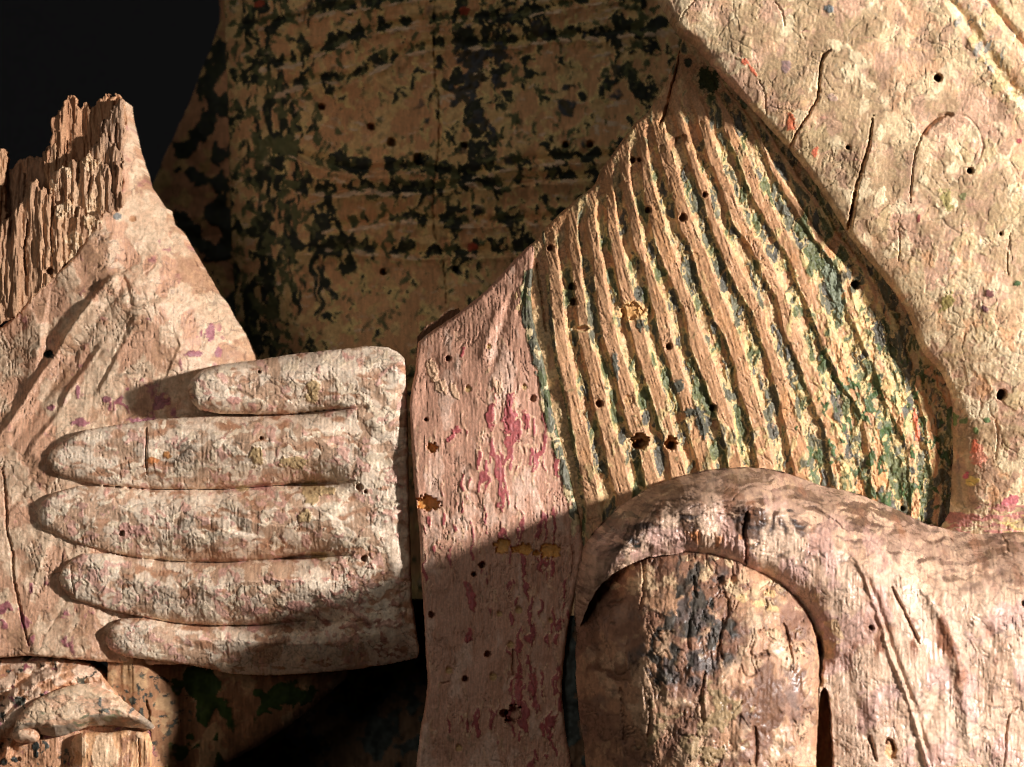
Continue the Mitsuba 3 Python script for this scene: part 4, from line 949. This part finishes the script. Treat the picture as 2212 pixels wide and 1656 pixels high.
def lap():
    k = Skin(1225, R_, 985, BT, extra=(0, 260, 0, 140))
    X, Y = k.X, k.Y
    topl = [(1250, 1392), (1243, 1330), (1246, 1280), (1254, 1232), (1262, 1192), (1290, 1150), (1340, 1100), (1400, 1062), (1470, 1034), (1540, 1018), (1623, 1012), (1671, 1016), (1711, 1025), (1756, 1041), (1796, 1055), (1836, 1062), (1876, 1074), (1943, 1100), (1996, 1126), (2028, 1140), (2077, 1149), (2130, 1151), (2212, 1140), (2320, 1126), (2600, 1110)]
    gap = [(2600, 1920), (1812, 1920), (1800, 1720), (1797, 1656), (1792, 1538), (1786, 1492), (1776, 1476), (1768, 1490), (1764, 1520)]
    inn = LAP_IN[5:]
    k.outline(topl + gap + inn, smooth=False, ragged=2.0)
    tp = np.array(topl[:-1])
    i, d, s, t = pdist(X, Y, np.array(topl), 520)
    dd = np.full(X.size, 520.0); dd[i] = np.minimum(d, 520); dd = dd.reshape(X.shape)
    rad = 68 + 115 * ss(1480, 2000, X)
    q = np.clip(dd / rad, 0, 1)
    k.D = 20 + 450 * np.power(np.maximum(1 - (1 - q) ** 2.2, 0), 0.62) + 40 * (1 - np.exp(-dd / 260))
    k.D -= 20 * ss(1240, 1420, Y) * ss(1900, 1760, X)
    k.D -= 0.00022 * np.maximum(X - 1780, 0) ** 2
    # turned-under lip over the knee
    i, d, s, t = pdist(X, Y, np.array(inn), 60)
    di = np.full(X.size, 60.0); di[i] = np.minimum(d, 60); di = di.reshape(X.shape)
    k.D -= 44 * np.power(np.clip(1 - di / 46, 0, 1), 2)
    k.wood(rgb(190, 150, 122), rgb(202, 166, 138), 1211, grain=0.6)
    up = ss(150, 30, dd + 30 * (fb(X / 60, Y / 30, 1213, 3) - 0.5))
    # weathered end grain on the top of the fold, running along it, with its grazing-light dimness painted in
    along = spline(np.array(topl)[3:-1], 6)
    fibre = fb(dd / 5.0 + 8 * fb(X / 90, Y / 60, 1215, 2), (X * 0.9 + Y * 0.4) / 70, 1217, 3, 0.6)
    k.h += up * 7.0 * (fibre - 0.5)
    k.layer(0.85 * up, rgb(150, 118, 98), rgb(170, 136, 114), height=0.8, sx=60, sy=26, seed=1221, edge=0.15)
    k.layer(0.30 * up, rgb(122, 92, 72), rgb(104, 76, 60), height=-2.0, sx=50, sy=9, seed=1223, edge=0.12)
    burn = k.blob(1490, 1150, 170, 42, rag=0.5) + 0.8 * k.blob(1655, 1125, 80, 36, ang=0.4) + 0.6 * k.blob(1330, 1165, 60, 60)
    k.layer(1.0 * burn, rgb(104, 72, 52), rgb(86, 60, 46), height=-1.5, sx=50, sy=14, seed=1227, edge=0.15)
    k.layer(0.65 * burn, BURNT, rgb(70, 52, 44), height=-2.5, sx=40, sy=8, seed=1229, edge=0.12)
    fray = k.blob(1510, 1162, 90, 20, rag=0.6) + 0.8 * k.blob(1565, 1180, 28, 24)
    k.tint(ss(0.45, 0.7, fray), rgb(196, 130, 84)); k.h += ss(0.4, 0.7, fray) * 7 * (fb(X / 3.5, Y / 26, 1231, 2) - 0.5) * 2
    k.layer(0.25 * k.blob(1440, 1185, 140, 12) + 0.4 * k.blob(1545, 1185, 40, 14), INK, height=-1, sx=20, sy=8, seed=1233)
    down = 1 - up
    k.layer(0.55 * down, rgb(206, 172, 146), rgb(200, 164, 136), height=1.2, sx=30, sy=110, seed=1235, edge=0.2)
    k.layer(0.25 * down, rgb(196, 156, 140), rgb(180, 138, 122), height=0.6, sx=50, sy=80, seed=1237, edge=0.12)
    k.layer(0.75 * k.blob(2035, 1390, 30, 80, ang=-0.28) + 0.5 * k.blob(2160, 1420, 24, 70, ang=-0.4) + 0.3 * k.blob(1880, 1400, 40, 60) + 0.6 * k.blob(1965, 1365, 22, 40, ang=-0.4), rgb(156, 102, 72), rgb(140, 90, 66), height=-0.8, sx=26, sy=60, seed=1239, edge=0.2)
    k.layer(0.5 * k.blob(1820, 1300, 50, 120, ang=0.1), rgb(176, 136, 118), height=0.5, sx=30, sy=40, seed=1243, edge=0.15)
    # folds
    k.lip([(1830, 1180), (1841, 1208), (1866, 1263), (1892, 1336), (1914, 1409), (1943, 1483), (1973, 1574), (1995, 1656), (2010, 1720)], 13, 34, side=-1, edge=6, wiggle=3)
    k.groove([(1850, 1212), (1876, 1266), (1902, 1338), (1925, 1410), (1954, 1484), (1984, 1574), (2006, 1656)], 7, 9, seed=3)
    k.crack([(1918, 1262), (1930, 1284), (1951, 1325), (1962, 1350), (1980, 1386)], w=3.2, depth=22)
    k.ridge([(1890, 1170), (1930, 1225), (1980, 1262), (2010, 1300), (2046, 1370), (2066, 1450), (2080, 1530), (2084, 1640)], 14, 9)
    k.groove([(1950, 1262), (1985, 1300), (2018, 1370), (2036, 1440), (2046, 1530), (2050, 1640)], 30, 5)
    k.ridge([(2110, 1270), (2140, 1330), (2172, 1400), (2205, 1480), (2240, 1560)], 24, 5)
    k.groove([(2084, 1270), (2118, 1340), (2146, 1400), (2176, 1470), (2210, 1560)], 18, 3)
    k.groove([(1985, 1176), (2010, 1210), (2046, 1237), (2112, 1244), (2212, 1224), (2290, 1216)], 10, 8)
    k.ridge([(1790, 1230), (1830, 1300), (1850, 1400), (1880, 1520), (1900, 1640)], 30, 5)
    k.groove([(1800, 1400), (1830, 1470), (1860, 1560), (1880, 1640)], 12, 4)
    k.crack([(1610, 1100), (1607, 1120), (1603, 1145), (1608, 1180), (1609, 1224)], w=4.0, depth=24, wiggle=4)
    for c in ([(1730, 1080), (1765, 1100), (1800, 1125), (1832, 1150)], [(1860, 1066), (1890, 1090), (1920, 1108)], [(2028, 1148), (2046, 1160), (2070, 1174)], [(2180, 1160), (2185, 1180), (2180, 1196)], [(1640, 1050), (1690, 1062), (1740, 1090), (1800, 1130)], [(1900, 1120), (1960, 1150), (2000, 1160)], [(1440, 1060), (1500, 1045), (1580, 1040)], [(1380, 1110), (1430, 1085), (1500, 1070)]):
        k.crack(c, w=2.0, depth=8, seed=int(c[0][0]), wiggle=4)
    # crumbled wood beside the knee
    crumb = k.blob(1772, 1400, 32, 80, rag=0.5)
    k.layer(0.9 * crumb, rgb(196, 160, 122), rgb(176, 136, 100), height=0, sx=20, sy=20, seed=1251); k.bumps(11, 9, 1253, octaves=4, mask=ss(0.3, 0.7, crumb))
    k.D -= 50 * ss(0.35, 0.8, k.blob(1765, 1420, 14, 60, rag=0.3))
    k.hole(1876, 1351, 5, 40); k.hole(1918, 1616, 12, 10, ry=18, seed=5, jag=0.4, dark=rgb(190, 146, 100)); k.crack([(1908, 1602), (1912, 1592), (1922, 1598), (1926, 1618)], w=3, depth=20); k.crack([(1870, 1580), (1878, 1610), (1888, 1640)], w=3, depth=18)
    k.hole(2208, 1302, 6, 40)
    k.crack([(2160, 1656), (2166, 1600), (2172, 1540), (2200, 1520)], w=1.8, depth=8)
    k.fibres(9, 60, 2.2, 1259, amount=0.35, mask=down, slope=-0.2)
    cr = fb(dd / 8.0 + 6 * fb(X / 80, Y / 50, 1245, 2), (X * 0.9 + Y * 0.4) / 60, 1247, 2)
    ln = np.exp(-((cr - 0.5) / 0.035) ** 2) * up
    k.h -= 5.0 * ln; k.col = k.col * (1 - 0.42 * ln[..., None])
    k.bumps(6, 1.1, 1261, sy=10); k.bumps(22, 1.6, 1263, sy=40); k.bumps(80, 7, 1265); k.facets(50, 0.16, 1269, aniso=1.8)
    k.craquelure(20, 1.6, seed=1267, amount=0.5, aniso=1.6)
    # upright inner fold seen through the gap beside the knee
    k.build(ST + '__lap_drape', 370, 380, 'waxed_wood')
    g = Skin(1740, 1830, 1440, BT, extra=(0, 0, 0, 120))
    g.outline([(1735, 1430), (1830, 1430), (1830, 1860), (1735, 1860)], smooth=False)
    g.D[:] = 372; g.wood(rgb(176, 126, 76), rgb(136, 92, 56), 1281, gx=6); g.bumps(9, 4, 1283)
    g.build(ST + '__lap_drape__inner_fold', 300, 60, 'dry_wood')


def knee():
    k = Skin(1225, 1790, 1170, BT, extra=(0, 0, 0, 150))
    X, Y = k.X, k.Y
    k.outline([(1262, 1900), (1270, 1720), (1268, 1640), (1256, 1580), (1249, 1500), (1247, 1420), (1252, 1370), (1270, 1306), (1310, 1240), (1370, 1196), (1440, 1180), (1500, 1176), (1570, 1192), (1640, 1222), (1700, 1258), (1740, 1310), (1762, 1370), (1768, 1430), (1766, 1520), (1760, 1656), (1758, 1900)], ragged=2, smooth=False)
    k.D = 268 + 0 * X
    r2 = ((X - 1535) / 312) ** 2 + ((Y - 1560) / 400) ** 2 * (Y < 1560) + ((Y - 1560) / 620) ** 2 * (Y >= 1560)
    k.D = 405 + 190 * np.power(np.maximum(1 - r2, 0), 0.8) - 270 * np.power(np.clip((1410 - X) / 165, 0, 1), 2.4)
    k.roll(10, 16)
    k.wood(rgb(166, 120, 90), rgb(184, 138, 104), 1311, grain=0.6, gx=4, gy=50)
    k.layer(0.30, rgb(196, 158, 124), rgb(184, 144, 112), height=2.0, sx=34, sy=44, seed=1315, edge=0.08)
    k.layer(0.45, rgb(146, 104, 80), rgb(128, 88, 68), height=-1.2, sx=60, sy=80, seed=1317, edge=0.15)
    k.layer(0.5 * k.blob(1480, 1245, 160, 40) + 0.5 * k.blob(1680, 1330, 40, 90), rgb(212, 178, 138), rgb(196, 158, 120), height=2.0, sx=30, sy=26, seed=1319, edge=0.08)
    scorch = k.blob(1500, 1330, 48, 95, rag=0.6) + 0.8 * k.blob(1430, 1380, 40, 40, rag=0.6) + 0.7 * k.blob(1550, 1370, 30, 40, rag=0.5) + 0.7 * k.blob(1430, 1440, 60, 30, rag=0.6) + 0.6 * k.blob(1505, 1420, 30, 30)
    k.layer(0.75 * scorch, rgb(104, 88, 82), rgb(84, 72, 66), height=-1.2, sx=26, sy=34, seed=1321, edge=0.15)
    k.layer(0.52 * scorch, rgb(54, 48, 42), rgb(80, 70, 60), height=-1.5, sx=18, sy=30, seed=1323, edge=0.10)
    k.layer(0.75 * k.blob(1660, 1480, 70, 60, rag=0.6) + 0.6 * k.blob(1600, 1540, 110, 60, rag=0.5) + 0.5 * k.blob(1290, 1500, 50, 130), rgb(120, 80, 54), rgb(106, 68, 48), height=-0.8, sx=40, sy=50, seed=1325, edge=0.18)
    k.layer(0.5 * k.blob(1530, 1530, 60, 40) + 0.5 * k.blob(1430, 1560, 20, 60) + .4 * k.blob(1490, 1620, 80, 40), rgb(166, 136, 98), rgb(152, 122, 86), height=2.0, sx=26, sy=30, seed=1327)
    for (x, y) in ((1600, 1290), (1660, 1280), (1640, 1302), (1668, 1312)):
        k.patch(x, y, 12, 8, rgb(206, 168, 116), seed=x, height=0.5)
    for c in ([(1560, 1270), (1572, 1310), (1560, 1350), (1548, 1400), (1545, 1430)], [(1498, 1240), (1500, 1275), (1505, 1290)], [(1490, 1330), (1484, 1370), (1488, 1400)], [(1560, 1330), (1552, 1380), (1556, 1420)], [(1388, 1200), (1392, 1260), (1380, 1320)], [(1520, 1440), (1512, 1500), (1516, 1560)], [(1340, 1480), (1346, 1560), (1350, 1610)], [(1626, 1560), (1630, 1600), (1628, 1650)], [(1690, 1340), (1700, 1380), (1706, 1420)], [(1400, 1500), (1402, 1540), (1398, 1590)]):
        k.crack(c, w=2.8, depth=14, seed=int(c[0][0]), wiggle=3.5)
    k.hole(1555, 1252, 8, 18, seed=3, jag=0.5); k.hole(1582, 1248, 6, 10, ry=10, seed=3, jag=0.5)
    k.fibres(9, 46, 6.0, 1329, amount=0.55, dark=0.42)
    k.bumps(70, 7, 1331); k.bumps(18, 3.6, 1333, sy=34); k.bumps(7, 1.8, 1335, sy=11); k.facets(40, 0.24, 1339, aniso=1.6)
    k.craquelure(16, 2.0, seed=1337, amount=0.5, aniso=1.8)
    k.build(ST + '__knee', 440, 500, 'waxed_wood')


PARTS = [torso, far_sleeve, hand, cuff, pleated_sleeve, upper_sleeve, lap, knee, broken_drape, splinters, lower_robe, scroll]
with ThreadPoolExecutor(4) as pool:                 # the parts are independent: draw them side by side
    for job in [pool.submit(p) for p in (upper_sleeve, pleated_sleeve, broken_drape, lap, torso, hand, knee, cuff, splinters, scroll, lower_robe, far_sleeve)]:
        job.result()
scene = dict([(k, v) for k, v in scene.items() if not k.startswith(ST)] + sorted((k, v) for k, v in scene.items() if k.startswith(ST)))
